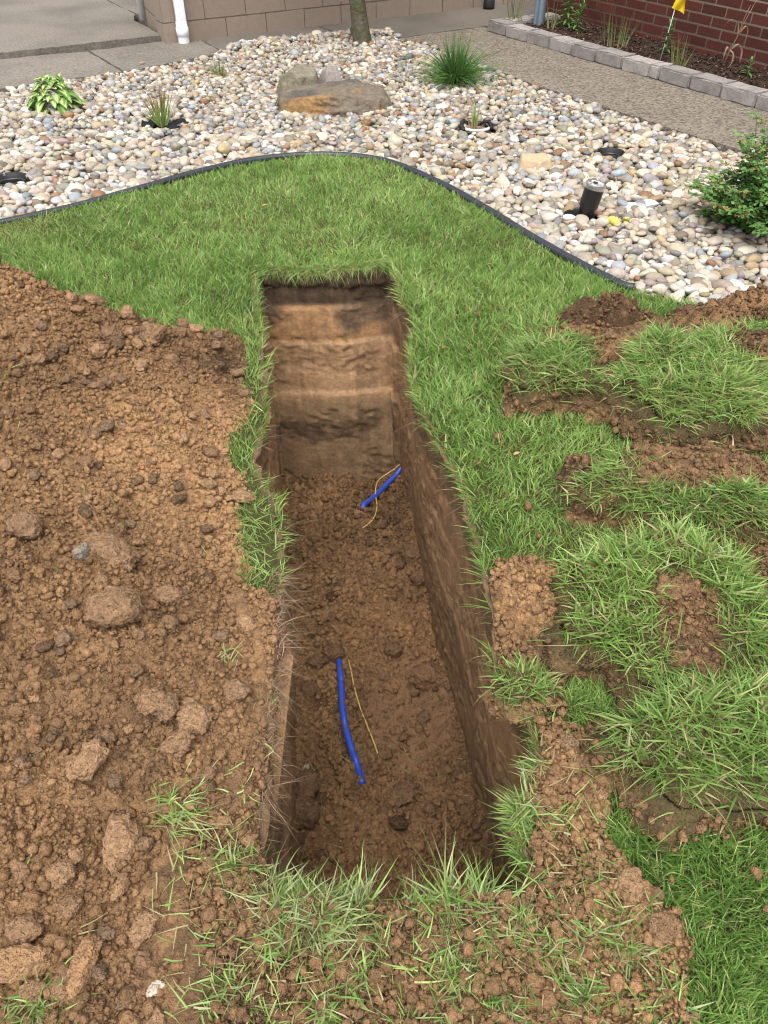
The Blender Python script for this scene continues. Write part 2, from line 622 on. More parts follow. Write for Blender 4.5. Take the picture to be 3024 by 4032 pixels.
def heap_z(x, y):
    d = heap_foot(y) + 0.035 * noise2(x * 0 + 3.1, y * 5.0, 51) - x
    slope = 0.50 - 0.12 * sstep(1.0, 0.5, y)
    z = slope * d
    z = np.where(z > 0.36, 0.36 + 0.16 * np.tanh((z - 0.36) / 0.16), z)
    z = z * (0.30 + 0.70 * sstep(0.35, 1.25, y))
    rear = HEAP_Y + 0.10 * noise2(x * 2.3, y * 0 + 1.5, 53) + 0.12 * sstep(-0.7, -1.6, x)
    z = np.minimum(z, (rear + 0.05 - y) * 1.1 + 0.0)
    z = np.minimum(z, 0.10 + 0.9 * (y - 0.25) + 0.35 * np.clip(-x - 0.75, 0, 2))
    z = np.minimum(z, (x + 2.6) * 0.8)
    return z

def heap_detail(x, y):
    wx, wy = x + 0.012 * noise2(x * 40, y * 40, 58), y + 0.012 * noise2(x * 40 + 7, y * 40, 59)
    big = fbm2(x * 3.4, y * 3.4, 3, 61)
    a = 0.040 * big + 0.016 * (0.5 - np.abs(fbm2(x * 9, y * 9, 2, 62)) * 2)
    l0, i0 = lumps(wx, wy, 0.17, 60, 0.30)
    l1, i1 = lumps(wx, wy, 0.075, 63, 0.50)
    l2, i2 = lumps(wx, wy, 0.034, 67, 0.70)
    l3, i3 = lumps(wx, wy, 0.019, 71, 0.85)
    l4, i4 = lumps(x, y, 0.011, 75, 0.85)
    fine = 0.55 + 0.45 * sstep(-0.3, 0.3, fbm2(x * 5 + 40, y * 5, 2, 76))
    z = a + 0.016 * l0 + 0.017 * l1 * fine + 0.0110 * l2 * fine + 0.0075 * l3 + 0.0050 * l4 + 0.006 * noise2(x * 120, y * 120, 73)
    return z, i1 * (l1 > 0.1), i2 * 0.5 + i3 * 0.5

def heap_surface(x, y):
    hz = heap_z(x, y)
    dz, i1, i2 = heap_detail(x, y)
    return hz + dz * sstep(-0.02, 0.05, hz) - 0.014

SOIL_O, SOIL_M, SOIL_D = np.array([0.362, 0.213, 0.106]), np.array([0.236, 0.138, 0.071]), np.array([0.098, 0.061, 0.036])
def soil_colour(x, y, i1=None, i2=None, bias=0.0, seed=81):
    n = fbm2(x * 1.7, y * 1.7, 4, seed) * 0.9 + bias
    n = n + (0.5 * (i2 - 0.5) if i2 is not None else 0) + (np.where(i1 > 0, 0.5 * (i1 - 0.5), 0) if i1 is not None else 0)
    n = n + 0.10 * noise2(x * 95, y * 95, seed + 7) + 0.10 * fbm2(x * 14, y * 14, 2, seed + 8)
    c = mix(np.broadcast_to(SOIL_M, (*np.shape(x), 3)), SOIL_O, np.clip(n * 1.9, 0, 1))
    return mix(c, SOIL_D, np.clip(-n * 1.6 - 0.12, 0, 1))

# patches of bare soil and where turf is thin
BARE = [[(0.285, 1.43), (0.40, 1.47), (0.50, 1.43), (0.50, 1.33), (0.40, 1.15), (0.42, 1.0), (0.30, 1.02), (0.27, 1.2)],
        [(0.30, 1.02), (0.384, 0.98), (0.47, 0.90), (0.488, 0.788), (0.44, 0.664), (0.503, 0.60), (0.56, 0.506), (0.50, 0.36), (0.47, 0.2), (-0.35, 0.2), (-0.36, 0.7), (-0.24, 0.66),
         (0.26, 0.60), (0.30, 0.80), (0.345, 0.90)],
        [(0.72, 2.80), (0.90, 2.95), (1.05, 2.90), (1.50, 2.75), (1.6, 2.4), (1.2, 2.55), (0.9, 2.5), (0.58, 2.62)],
        [(0.55, 1.80), (0.68, 1.95), (0.72, 1.6), (0.55, 1.62)],
        [(0.62, 1.5), (1.2, 1.5), (1.3, 1.2), (1.0, 1.1), (0.62, 1.38)]]
TUFTS = [(0.40, 0.64, 0.055), (0.27, 0.74, 0.05), (0.29, 0.88, 0.05), (-0.16, 0.585, 0.10), (-0.05, 0.60, 0.07), (0.06, 0.60, 0.06), (0.15, 0.60, 0.09), (-0.27, 0.62, 0.05), (-0.43, 0.75, 0.035), (-0.19, 0.50, 0.05), (-0.01, 0.49, 0.055),
         (0.10, 0.46, 0.06), (-0.26, 0.44, 0.05), (0.30, 0.50, 0.06), (0.34, 0.42, 0.05), (0.42, 0.50, 0.05), (-0.10, 0.40, 0.06), (0.04, 0.38, 0.05), (0.20, 0.40, 0.06), (0.36, 0.74, 0.04), (0.44, 0.40, 0.05), (-0.58, 0.395, 0.07), (0.12, 0.53, 0.05), (0.24, 0.62, 0.05)]

def soil_mask(x, y):
    wx, wy = x + 0.05 * fbm2(x * 11, y * 11, 4, 91, 0.7), y + 0.05 * fbm2(x * 11 + 50, y * 11, 4, 92, 0.7)
    m = (wx < x_left(y) + 0.02) & (wy < 1.36) & (x > -1.0)
    for p in BARE:
        m |= inpoly(wx, wy, p)
    return m

def ground_z(x, y):
    z = 0.012 * fbm2(x * 1.1, y * 1.1, 3, 21) * sstep(0.0, 0.2, drim(x, y))
    inb = inpoly(x, y, BED)
    z = np.where(inb, -0.075, z)
    pav = (y > 4.2) & ~inb & inpoly(x, y, BEDF + BEDF_R + [(30, 22), (30, 60), (-30, 60), (-30, -8)])
    z = np.where(pav, -0.16, z)
    return z, inb, pav

# ================================================================== GROUND
def make_ground():
    xs = np.concatenate([[-180, -60, -22, -9, -5], np.arange(-3.2, -0.8, 0.06), np.arange(-0.8, 0.75, 0.011), np.arange(0.75, 1.72, 0.016), np.arange(1.75, 3.2, 0.06), [5, 9, 22, 60, 180]])
    ys = np.concatenate([[-150, -40, -10, -3, -1], np.arange(-0.4, 0.3, 0.05), np.arange(0.3, 1.6, 0.011), np.arange(1.6, 3.5, 0.018), np.arange(3.53, 5.2, 0.04), np.arange(5.3, 10.4, 0.12), [12, 18, 40, 100, 250]])
    X, Y = np.meshgrid(xs, ys)
    Z, inb, pav = ground_z(X, Y)
    sm = soil_mask(X, Y)
    fine = (np.abs(X) < 1.75) & (Y > 0) & (Y < 3.5)
    l1, i1 = lumps(X, Y, 0.055, 23, 0.5)
    l2, i2 = lumps(X, Y, 0.022, 27, 0.8)
    l3 = lumps(X, Y, 0.013, 28, 0.8)[0]
    crumb = 0.005 * l1 + 0.005 * l2 + 0.005 * l3 + 0.004 * noise2(X * 85, Y * 85, 31) + 0.010 * fbm2(X * 9, Y * 9, 4, 29, 0.6)
    near = sstep(0.0, 0.05, drim(X, Y))
    Z = Z + np.where(fine & sm, crumb * near, 0) - np.where(fine & ~sm & ~inb, 0.012, 0)
    soil = soil_colour(X, Y, i1 * (l1 > 0.1), i2, 0.0)
    thatch = mix(np.broadcast_to([0.055, 0.050, 0.022], (*X.shape, 3)), [0.085, 0.085, 0.032], 0.5 + 0.5 * fbm2(X * 14, Y * 14, 3, 33))
    C = np.where(sm[..., None], soil, thatch)
    C = np.where(inb[..., None], np.array([0.10, 0.085, 0.07]), C)
    nx, ny = len(xs), len(ys)
    idx = np.arange(nx * ny).reshape(ny, nx)
    q = np.stack([idx[:-1, :-1], idx[:-1, 1:], idx[1:, 1:], idx[1:, :-1]], -1).reshape(-1, 4)
    cx, cy = X.ravel()[q].mean(1), Y.ravel()[q].mean(1)
    hole = in_rim(cx, cy)
    near_rim = drim(cx, cy) < 0.009
    q = q[~(hole | near_rim)]
    me = build_mesh('ground', np.stack([X, Y, Z], -1).reshape(-1, 3), None, q, True, C.reshape(-1, 3))
    tag(link('ground', me, M_SOIL), kind='structure')
make_ground()

# ------------------------------------------------------------------ the trench cut into it
def floor_line(p):
    """where the cut meets the floor, for a point of the rim"""
    x, y = p[:, 0], p[:, 1]
    t = (x - x_left(y)) / np.maximum(x_right(y) - x_left(y), 0.05)
    fy = np.interp(y, [0.57, 3.2, 3.4], [0.60, 3.23, 3.285])
    L = np.interp(fy, [0.6, 1.18, 1.64, 2.09, 2.65, 3.28], [-0.26, -0.312, -0.361, -0.405, -0.48, -0.573])
    Rr = np.interp(fy, [0.6, 1.18, 1.37, 1.64, 2.09, 2.65, 3.28], [0.44, 0.394, 0.352, 0.31, 0.245, 0.171, 0.096])
    return np.stack([L + (Rr - L) * np.clip(t, 0, 1), fy], 1)

def make_trench():
    rim = resample(RIM, 0.0105)
    tg = np.roll(rim, -2, 0) - np.roll(rim, 2, 0)
    tg /= np.linalg.norm(tg, axis=1)[:, None]
    nrm = np.stack([-tg[:, 1], tg[:, 0]], 1)          # check it points inward
    c = rim.mean(0)
    if ((c - rim) * nrm).sum(1).mean() < 0:
        nrm = -nrm
    ins = -nrm
    fl = floor_line(rim)
    n = len(rim)
    s = np.concatenate([[0], np.cumsum(np.linalg.norm(np.diff(rim, axis=0), axis=1))])
    zs = np.concatenate([[0.004, 0.006, 0.002], np.linspace(-0.01, FLOOR_Z - 0.06, 122)])
    P = np.zeros((len(zs), n, 3))
    C = np.zeros((len(zs), n, 3))
    lay = 0.03 * noise2(s * 1.3, s * 0, 41)
    back = rim[:, 1] > 3.2
    for k, z in enumerate(zs):
        d = np.clip(-z / -FLOOR_Z, 0, 1.1)
        if k == 0:
            xy = rim + ins * 0.026
            zz = np.full(n, -0.016)
        elif k == 1:
            xy = rim + ins * 0.014
            zz = -0.002 + 0.007 * noise2(s * 40, s * 0, 5)
        else:
            # eased to the straight floor line below the rooty top 20 cm
            e = d ** 0.8
            xy = rim * (1 - e)[..., None] + fl * e[..., None] if np.ndim(e) else rim * (1 - e) + fl * e
            zz = np.full(n, z)
        x, y = xy[:, 0], xy[:, 1]
        a = 0.0
        if k >= 2:
            top = np.exp(-max(0, -z) / 0.10)
            zc = z + 0 * s
            tear2 = fbm2(s * 24, zc * 30, 3, 44)
            scr = noise2(s * 60, zc * 2.2, 45)
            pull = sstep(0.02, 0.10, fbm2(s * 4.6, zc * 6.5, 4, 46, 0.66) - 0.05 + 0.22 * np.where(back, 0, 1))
            ll = 0.55 * lumps(s, zc * 1.6, 0.034, 441, 0.7)[0] + 0.45 * lumps(s, zc * 1.4, 0.017, 445, 0.8)[0]
            dk = sstep(-0.76, -0.80, zc + lay) * (1 - sstep(-0.88, -0.93, zc + lay + 0.03 * tear2)) * sstep(-0.55, -0.15, fbm2(s * 5, zc * 3, 3, 49)) * np.where(back, 1, 0.3)
            pull = np.maximum(pull, dk)
            a = 0.022 * top * fbm2(s * 14, zc * 14, 3, 42) + 0.003 * fbm2(s * 5, zc * 5, 2, 43) + 0.0022 * scr + pull * (0.010 * ll - 0.008 + 0.004 * tear2) + 0.0012 * tear2
            # bucket steps on the end wall
            st = sum(np.tanh((zb + lay * f - z) / 0.006) * 0.5 + 0.5 for zb, f in ((-0.175, 0.3), (-0.348, 0.25), (-0.62, 0.4)))
            band = np.tanh((z + 0.085 - 1.6 * lay + 0.006 * noise2(s * 70, s * 0, 39)) / 0.004) * 0.5 + 0.5
            a = a + np.where(back, 0.012 * st + 0.016 * band * (z < 0), 0.004 * st)
        P[k, :, :2] = xy - ins * np.asarray(a).reshape(-1, 1) if np.ndim(a) else xy
        P[k, :, 2] = zz
        zz2 = z + lay * 0.6 + 0.02 * noise2(s * 9, z * 5 + 0 * s, 47)
        topsoil, grey, orange, tan, olive = (np.array(q) for q in ((0.090, 0.059, 0.038), (0.150, 0.104, 0.068), (0.360, 0.205, 0.102), (0.430, 0.270, 0.150), (0.285, 0.190, 0.108)))
        cc = np.broadcast_to(topsoil, (n, 3))
        patch = sstep(-0.1, 0.35, fbm2(s * 4.5, z * 5 + 0 * s, 3, 48))
        cc = mix(cc, mix(np.broadcast_to(grey, (n, 3)), orange, 1 - patch * 0.9), sstep(-0.160, -0.185, zz2))
        cc = mix(cc, tan, sstep(-0.335, -0.37, zz2) * 0.9)
        cc = mix(cc, olive, sstep(-0.64, -0.70, zz2) * 0.85)
        if k >= 2:
            cc = mix(cc, topsoil * 1.7, dk * np.clip(0.75 + tear2, 0, 1))
            cc = cc * (1 + 0.16 * noise2(s * 55, z * 1.6 + 0 * s, 55) + 0.34 * tear2 + 0.14 * noise2(s * 70, zc * 90, 56))[:, None]
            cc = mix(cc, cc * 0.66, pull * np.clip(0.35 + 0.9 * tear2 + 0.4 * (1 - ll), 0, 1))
            side = np.where(back, 0.0, 1.0)
            cc = mix(cc, SOIL_M * 1.0, side * 0.5)
        else:
            cc = np.broadcast_to([0.105, 0.072, 0.042], (n, 3)) * (1 + 0.4 * noise2(s * 50, s * 0, 38))[:, None]
        C[k] = np.clip(cc, 0.01, 1)
    idx = np.arange(len(zs) * n).reshape(len(zs), n)
    nxt = np.roll(idx, -1, 1)
    Q = np.stack([idx[:-1], nxt[:-1], nxt[1:], idx[1:]], -1).reshape(-1, 4)
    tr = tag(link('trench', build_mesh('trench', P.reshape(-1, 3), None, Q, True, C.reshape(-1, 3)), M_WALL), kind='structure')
    # floor of loose soil
    xs, ys = np.arange(-0.72, 0.62, 0.0085), np.arange(0.50, 3.4, 0.0085)
    X, Y = np.meshgrid(xs, ys)
    Z = floor_z(X, Y)
    l1, i1 = lumps(X, Y, 0.075, 103, 0.4)
    l2, i2 = lumps(X, Y, 0.03, 107, 0.75)
    C = soil_colour(X, Y, i1 * (l1 > 0.1), i2, 0.02, 85)
    pale = sstep(0.05, 0.4, fbm2((X - 0.06) * 3, (Y - 1.72) * 3, 2, 111) + 1.0 - 2.6 * np.hypot((X - 0.10) * 1.3, (Y - 1.75) * 0.8) / 0.75)
    C = mix(C, [0.30, 0.175, 0.095], pale * 0.6)
    idx = np.arange(X.size).reshape(X.shape)
    q = np.stack([idx[:-1, :-1], idx[:-1, 1:], idx[1:, 1:], idx[1:, :-1]], -1).reshape(-1, 4)
    cx, cy = X.ravel()[q].mean(1), Y.ravel()[q].mean(1)
    fpoly = [tuple(p) for p in floor_line(np.array(RIM))]
    q = q[inpoly(cx, cy, fpoly) | (dpoly(cx, cy, fpoly) < 0.05)]
    link('trench_floor', build_mesh('trench_floor', np.stack([X, Y, Z], -1).reshape(-1, 3), None, q, True, C.reshape(-1, 3)), M_SOIL, tr)

def floor_z(X, Y):
    l1, _ = lumps(X, Y, 0.075, 103, 0.4)
    l2, _ = lumps(X, Y, 0.03, 107, 0.75)
    l3, _ = lumps(X, Y, 0.015, 109, 0.8)
    z = FLOOR_Z + 0.035 * fbm2(X * 3.5, Y * 3.5, 3, 101) + 0.032 * l1 + 0.017 * l2 + 0.010 * l3 + 0.003 * noise2(X * 110, Y * 110, 113)
    smooth = sstep(0.30, 0.10, np.hypot((X - 0.10) * 1.3, (Y - 1.75) * 0.8))
    z = z - smooth * (0.014 * l1 + 0.006 * l2)
    edge = np.minimum(X - np.interp(Y, [0.6, 3.28], [-0.27, -0.575]), np.interp(Y, [0.6, 3.28], [0.43, 0.096]) - X)
    return z + 0.06 * sstep(0.13, 0.0, edge) + 0.05 * sstep(2.05, 2.5, Y) * sstep(3.3, 2.7, Y)
make_trench()

# ------------------------------------------------------------------ paving
M_CONC = mat('concrete', base=(0.178, 0.158, 0.133), rough=0.9, spec=0.2, noise=0.5, nscale=55, bump=0.35, bscale=220, rampcol=(0.125, 0.111, 0.095), rampscale=1.3, rampw=(0.42, 0.66), rand=0.05)
M_AGG = mat('exposed_aggregate', base=(0.175, 0.148, 0.116), rough=0.9, spec=0.2, noise=0.85, nscale=52, bump=0.8, bscale=130, rampcol=(0.15, 0.128, 0.102), rampscale=1.6, rampw=(0.4, 0.7), detail=2)
M_APRON = mat('smooth_concrete', base=(0.150, 0.130, 0.108), rough=0.85, spec=0.2, noise=0.12, nscale=60, bump=0.2, bscale=180, rampcol=(0.105, 0.093, 0.080), rampscale=1.5, rampw=(0.4, 0.7))
drv = empty('driveway', (-3, 8.5, 0))
tag(drv, kind='structure')
def slab(name, poly, z1, m, parent, jitter=0.004, seed=3, th=0.13):
    me = extrude_poly(name, poly, z1 - th, z1, 0.008, jitter, 0.07, seed)
    o = link(name, me, m, None)
    o.parent = parent
    o.location = -Vector(parent.location)
    return o
def split_line(p, d, off):
    return [(p[0] + d[0] * off * 0, p[1])]
slab('concrete_slab', [(-7.0, 5.205), (-3.253, 7.415), (-2.03, 8.137), (-2.46, 8.855), (-2.52, 9.16), (-3.19, 10.22), (-4.1, 11.7), (-9.5, 8.6)], 0.045, M_CONC, drv, 0.007, 5)
slab('concrete_slab', [(-2.50, 9.17), (-2.30, 9.05), (-1.2, 12.0), (-3.0, 13.0), (-4.08, 11.71), (-3.175, 10.23)], 0.042, M_CONC, drv, 0.003, 6)
walk = empty('walkway', (0, 7.5, 0))
tag(walk, kind='structure')
slab('concrete_slab', [(-6.0, 4.35), (-2.888, 6.432), (-2.473, 6.74), (-2.105, 6.965), (-2.597, 7.712), (-3.24, 7.400), (-7.0, 5.18), (-7, 4.0)], 0.0, M_CONC, walk, 0.006, 7)
slab('concrete_slab', [(-2.09, 6.972), (-2.0, 7.06), (-1.588, 7.46), (-1.385, 7.64), (-1.64, 8.06), (-1.70, 8.21), (-2.02, 8.105), (-2.583, 7.720)], 0.001, M_CONC, walk, 0.005, 8)
slab('concrete_slab', [(-1.372, 7.65), (-1.276, 7.74), (-0.806, 8.02), (-0.40, 8.22), (-0.305, 8.225), (-0.72, 8.91), (-0.80, 8.90), (-1.60, 8.34), (-1.626, 8.07)], 0.0, M_APRON, walk, 0.003, 9)
slab('concrete_slab', [(-0.292, 8.228), (0.0, 8.32), (0.10, 8.22), (0.50, 8.49), (0.92, 8.76), (1.4, 9.05), (3.0, 10.0), (3.0, 11.2), (0.8, 9.85), (-0.75, 8.94), (-0.708, 8.915)], 0.002, M_APRON, walk, 0.003, 10)
slab('concrete_slab', [(0.11, 8.20), (0.379, 8.016), (0.821, 7.167), (1.279, 6.366), (1.778, 5.615), (2.191, 5.007), (2.62, 5.26), (3.1, 5.55), (2.75, 6.0), (1.10, 8.72), (0.93, 8.745), (0.51, 8.475)], 0.0, M_AGG, walk, 0.008, 11)

# ------------------------------------------------------------------ painted block wall of the garage
M_CMU = mat('painted_block', base=(0.255, 0.200, 0.158), rough=0.6, spec=0.35, noise=0.08, nscale=25, bump=0.45, bscale=110, bump2=0.25, b2scale=22, rand=0.03)
M_CMUJ = mat('painted_joint', base=(0.250, 0.196, 0.155), rough=0.6, noise=0.1, nscale=60, bump=0.4, bscale=120)
WANG = math.atan2(WU[1], WU[0])
C0 = np.array([-2.035, 8.045 - 0.02])
C0 = np.array([-1.975, 8.010])
gw = empty('garage_wall', (C0[0], C0[1], 0), WANG)
tag(gw, 'tan painted concrete block garage wall behind the gravel bed', 'wall')
blk = [bevelled_box('block', 0.400, 0.19, 0.1985, 0.003, 0.0012, 2, 3, s) for s in range(4)]
half = [bevelled_box('block', 0.1935, 0.19, 0.1985, 0.003, 0.0012, 2, 2, s + 9) for s in range(2)]
RA = R(113.5) - WANG
RD, RP = (math.cos(RA), math.sin(RA)), (math.sin(RA), -math.cos(RA))
for c in range(12):
    z = -0.055 + 0.203 * c + 0.1015
    x = 0.0
    first = True
    k = 0
    while x < 5.0:
        if first and c % 2 == 0:
            w, me = 0.196, half[c % 2]
        else:
            w, me = 0.403, blk[(k + c) % 4]
        first = False
        o = link('block', me, M_CMU, gw, (x + w / 2, 0.095 + random.uniform(-.0015, .0015), z))
        x += w
        k += 1
    for j in range(2):      # the return wall beside the garage door
        t = 0.21 + j * 0.403 + (0.2 if j == 0 and False else 0.2)
        link('block', blk[(j + c) % 4], M_CMU, gw, (RD[0] * t + RP[0] * 0.095, RD[1] * t + RP[1] * 0.095, z + 0.0012), (0, 0, RA))
m = MB()
m.box(0.003, 5.0, 0.0016, 0.184, -0.15, 2.35)
m.build('mortar', M_CMUJ, gw)
o = MB().box(0.15, 1.0, -0.184, -0.0016, -0.15, 2.349).build('mortar', M_CMUJ, gw)
o.rotation_euler = (0, 0, RA)
M_WHITE = mat('white_vinyl', base=(0.80, 0.81, 0.83), rough=0.35, spec=0.45, noise=0.03, nscale=20)
M_TRIMT = mat('tan_trim', base=(0.25, 0.20, 0.155), rough=0.6)
M_BLACK = mat('black_rubber', base=(0.012, 0.012, 0.013), rough=0.55, spec=0.4)
dj = empty('garage_door_frame', (C0[0], C0[1], 0.045), WANG)
tag(dj, 'white garage door trim at the end of the block return', 'door frame')
dj.rotation_euler = (0, 0, R(113.5))
MB().box(0.86, 0.885, 0.002, 0.062, 0.0, 2.2).build('jamb', M_WHITE, dj)
MB().box(0.935, 0.99, 0.0, 0.018, 0.0, 2.2).build('stop', M_TRIMT, dj)
MB().box(1.001, 1.012, -0.02, 0.004, 0.0, 2.2).build('weather_strip', M_BLACK, dj)

ds = empty('downspout', (-1.815, 8.045, 0.0), WANG)
tag(ds, 'white ribbed downspout with round collar at the block wall corner', 'downspout')
pr = []
for i in range(33):
    u = -0.040 + 0.08 * i / 32
    pr.append((u, -0.030 - (0.003 if (i % 4 in (1, 2) and 6 < i < 30) else 0)))
pr += [(0.040, 0.030), (-0.040, 0.030)]
mb = MB()
npf = len(pr)
V = [(x, y, z) for z in (0.13, 2.3) for x, y in pr]
mb.add(V, Q=[(i, (i + 1) % npf, npf + (i + 1) % npf, npf + i) for i in range(npf)])
mb.build('pipe', M_WHITE, ds)
mb = MB()
sq = lambda a, b, z, n=32: [(a * np.sign(math.cos(t)) * abs(math.cos(t)) ** 0.5, b * np.sign(math.sin(t)) * abs(math.sin(t)) ** 0.5, z) for t in np.linspace(0, 2 * math.pi, n, endpoint=False)]
rings = [sq(0.047, 0.037, 0.165), sq(0.048, 0.038, 0.125), [(0.052 * math.cos(t), 0.052 * math.sin(t), 0.118) for t in np.linspace(0, 2 * math.pi, 32, endpoint=False)],
         [(0.056 * math.cos(t), 0.056 * math.sin(t), 0.115) for t in np.linspace(0, 2 * math.pi, 32, endpoint=False)], [(0.056 * math.cos(t), 0.056 * math.sin(t), 0.05) for t in np.linspace(0, 2 * math.pi, 32, endpoint=False)], [(0.051 * math.cos(t), 0.051 * math.sin(t), 0.048) for t in np.linspace(0, 2 * math.pi, 32, endpoint=False)]]
mb.add(np.concatenate(rings), Q=[(i * 32 + k, i * 32 + (k + 1) % 32, (i + 1) * 32 + (k + 1) % 32, (i + 1) * 32 + k) for i in range(5) for k in range(32)])
coll = mb.build('collar', M_WHITE, ds)
MB().lathe([(0.050, 0.049), (0.050, -0.06)], 32).build('drain_stub', mat('grey_white_pipe', base=(0.68, 0.69, 0.70), rough=0.45), coll, True)

# ------------------------------------------------------------------ brick house wall
M_BRICK = mat('brick', base=(0.080, 0.022, 0.016), rough=0.75, spec=0.3, noise=0.22, nscale=60, bump=0.35, bscale=160, rand=0.20)
M_MORT = mat('mortar', base=(0.46, 0.39, 0.31), rough=0.95, noise=0.15, nscale=70, bump=0.5, bscale=160)
BD = np.array([0.474, -0.8805])
BANG = math.atan2(BD[1], BD[0])
B0 = np.array([1.57, 9.31])
bw = empty('brick_wall', (B0[0], B0[1], 0), BANG)
tag(bw, 'dark red brick house wall with pale mortar joints', 'wall')
BL, BH = 0.254, 0.0762
bks = [bevelled_box('brick', BL - 0.0135, 0.09, BH - 0.0135, 0.0025, 0.0008, 1, 1, s) for s in range(5)]
for c in range(12):
    for k in range(20):
        x = (k + 0.5) * BL - (BL / 2 if c % 2 else 0)
        if x < BL * 0.4:
            continue
        link('brick', bks[(k * 3 + c) % 5], M_BRICK, bw, (x + random.uniform(-.002, .002), 0.045 + random.uniform(-.0012, .0012), -0.06 + BH * (c + 0.5)))
mb = MB()
for c in range(12, 31):
    for k in range(20):
        x = (k + 0.5) * BL - (BL / 2 if c % 2 else 0)
        if x < BL * 0.4:
            continue
        z = -0.06 + BH * (c + 0.5)
        mb.box(x - BL / 2 + 0.0055, x + BL / 2 - 0.0055, 0.0005, 0.09, z - BH / 2 + 0.005, z + BH / 2 - 0.005)
tag(mb.build('upper_bricks', M_BRICK, bw), kind='stuff')
MB().box(0.002, 20 * BL - 0.13, 0.0045, 0.086, -0.15, -0.06 + 31 * BH).build('mortar', M_MORT, bw)

# planting bed border of grey blocks, mulch behind it
M_EDG = mat('border_block', base=(0.275, 0.250, 0.235), rough=0.9, spec=0.2, noise=0.22, nscale=45, bump=0.6, bscale=150, rand=0.16, rampcol=(0.19, 0.18, 0.172), rampscale=9, rampw=(0.45, 0.7))
rb = empty('block_border', (0.979, 8.572, 0))
tag(rb, 'low border of grey concrete blocks around the mulch bed', 'border')
bb = [bevelled_box('border_block', 0.296, 0.17, 0.098, 0.012, 0.003, 2, 3, s + 20) for s in range(4)] + [bevelled_box('border_block', 0.10, 0.17, 0.098, 0.012, 0.003, 2, 1, 33)]
RDIR = np.array([0.521, -0.8535])
RANG = math.atan2(RDIR[1], RDIR[0])
RN = np.array([0.8535, 0.521])
lens = [0.3] * 7 + [0.104] + [0.3] * 6
x = 0.0
for i, ln in enumerate(lens):
    p = RDIR * (x + ln / 2) + RN * (0.085 + random.uniform(-.006, .006))
    link('border_block', bb[4] if ln < 0.2 else bb[i % 4], M_EDG, rb, (p[0], p[1], 0.036 + random.uniform(-.004, .004)), (0, 0, RANG + random.uniform(-.012, .012)))
    x += ln
for j in range(2):
    p = RN * (0.18 + 0.15 + j * 0.3) + RDIR * 0.085
    link('border_block', bb[(j + 1) % 4], M_EDG, rb, (p[0], p[1], 0.034), (0, 0, math.atan2(RN[1], RN[0])))
M_MULCH = mat('mulch', attr='Col', rough=0.95, spec=0.15, noise=0.3, nscale=80, bump=0.8, bscale=120)
mx_, my_ = np.meshgrid(np.linspace(0.15, 4.4, 150), np.linspace(0.15, 0.86, 34))
mz = 0.045 + 0.018 * fbm2(mx_ * 7, my_ * 7, 3, 201) + 0.010 * lumps(mx_, my_, 0.05, 203, 0.8)[0]
mp = np.array([0.979, 8.572])[None] + mx_.reshape(-1, 1) * RDIR[None] + my_.reshape(-1, 1) * RN[None]
idx = np.arange(mx_.size).reshape(mx_.shape)
q = np.stack([idx[:-1, :-1], idx[:-1, 1:], idx[1:, 1:], idx[1:, :-1]], -1).reshape(-1, 4)
mbed = tag(link('mulch_bed', build_mesh('mulch_bed', np.column_stack([mp, mz.ravel()]), None, q, True, np.broadcast_to([0.045, 0.028, 0.021], (mx_.size, 3))), M_MULCH), kind='structure')
n = 3600
a, b = rng.uniform(0.2, 4.3, n), rng.uniform(0.17, 0.84, n)
pp = np.array([0.979, 8.572])[None] + a[:, None] * RDIR + b[:, None] * RN
pz = 0.05 + 0.018 * fbm2(a * 7, b * 7, 3, 201) + rng.uniform(0, 0.018, n)
OV = np.array([(1, 0, 0), (-1, 0, 0), (0, 1, 0), (0, -1, 0), (0, 0, 1), (0, 0, -1)], float)
OT = np.array([(0, 2, 4), (2, 1, 4), (1, 3, 4), (3, 0, 4), (2, 0, 5), (1, 2, 5), (3, 1, 5), (0, 3, 5)])
OCT = [(OV * rng.uniform(0.75, 1.25, (6, 1)) + rng.normal(0, 0.18, (6, 3)), OT) for s in range(10)]
shp = OCT[:4]
g = rng.uniform(0.5, 1.6, n)[:, None] * np.array([[0.052, 0.032, 0.024]])
g = np.where((rng.random(n) < 0.05)[:, None], np.array([[0.22, 0.15, 0.10]]), g)
tag(link('mulch_chips', scatter_mesh('mulch_chips', np.column_stack([pp, pz]), np.column_stack([rng.uniform(.008, .026, n), rng.uniform(.005, .010, n), rng.uniform(.003, .007, n)]), rotmats(n, 0.5, rng), rng.integers(0, 4, n), shp, g, False), M_MULCH), 'dark brown bark mulch chips in the bed by the brick wall', 'mulch', kind='stuff')

# ================================================================== RIVER STONE BED
PAL = [('cream', (0.60, 0.53, 0.43)), ('pale tan', (0.47, 0.39, 0.29)), ('white', (0.62, 0.60, 0.56)), ('grey', (0.31, 0.30, 0.29)), ('bluish grey', (0.36, 0.39, 0.42)),
       ('rust brown', (0.31, 0.18, 0.10)), ('pinkish', (0.40, 0.32, 0.30)), ('olive grey', (0.33, 0.30, 0.235)), ('brown', (0.24, 0.19, 0.15)), ('ochre', (0.46, 0.35, 0.20)), ('dark grey', (0.15, 0.155, 0.16))]
PW = np.array([0.25, 0.25, 0.10, 0.09, 0.055, 0.045, 0.05, 0.105, 0.045, 0.035, 0.01])
PALC = np.array([p[1] for p in PAL]) * 0.71
BOULDER_FOOT = [(-0.76, 5.86), (-0.35, 5.76), (0.06, 6.02), (-0.05, 6.2), (-0.35, 6.45), (-0.75, 6.45)]
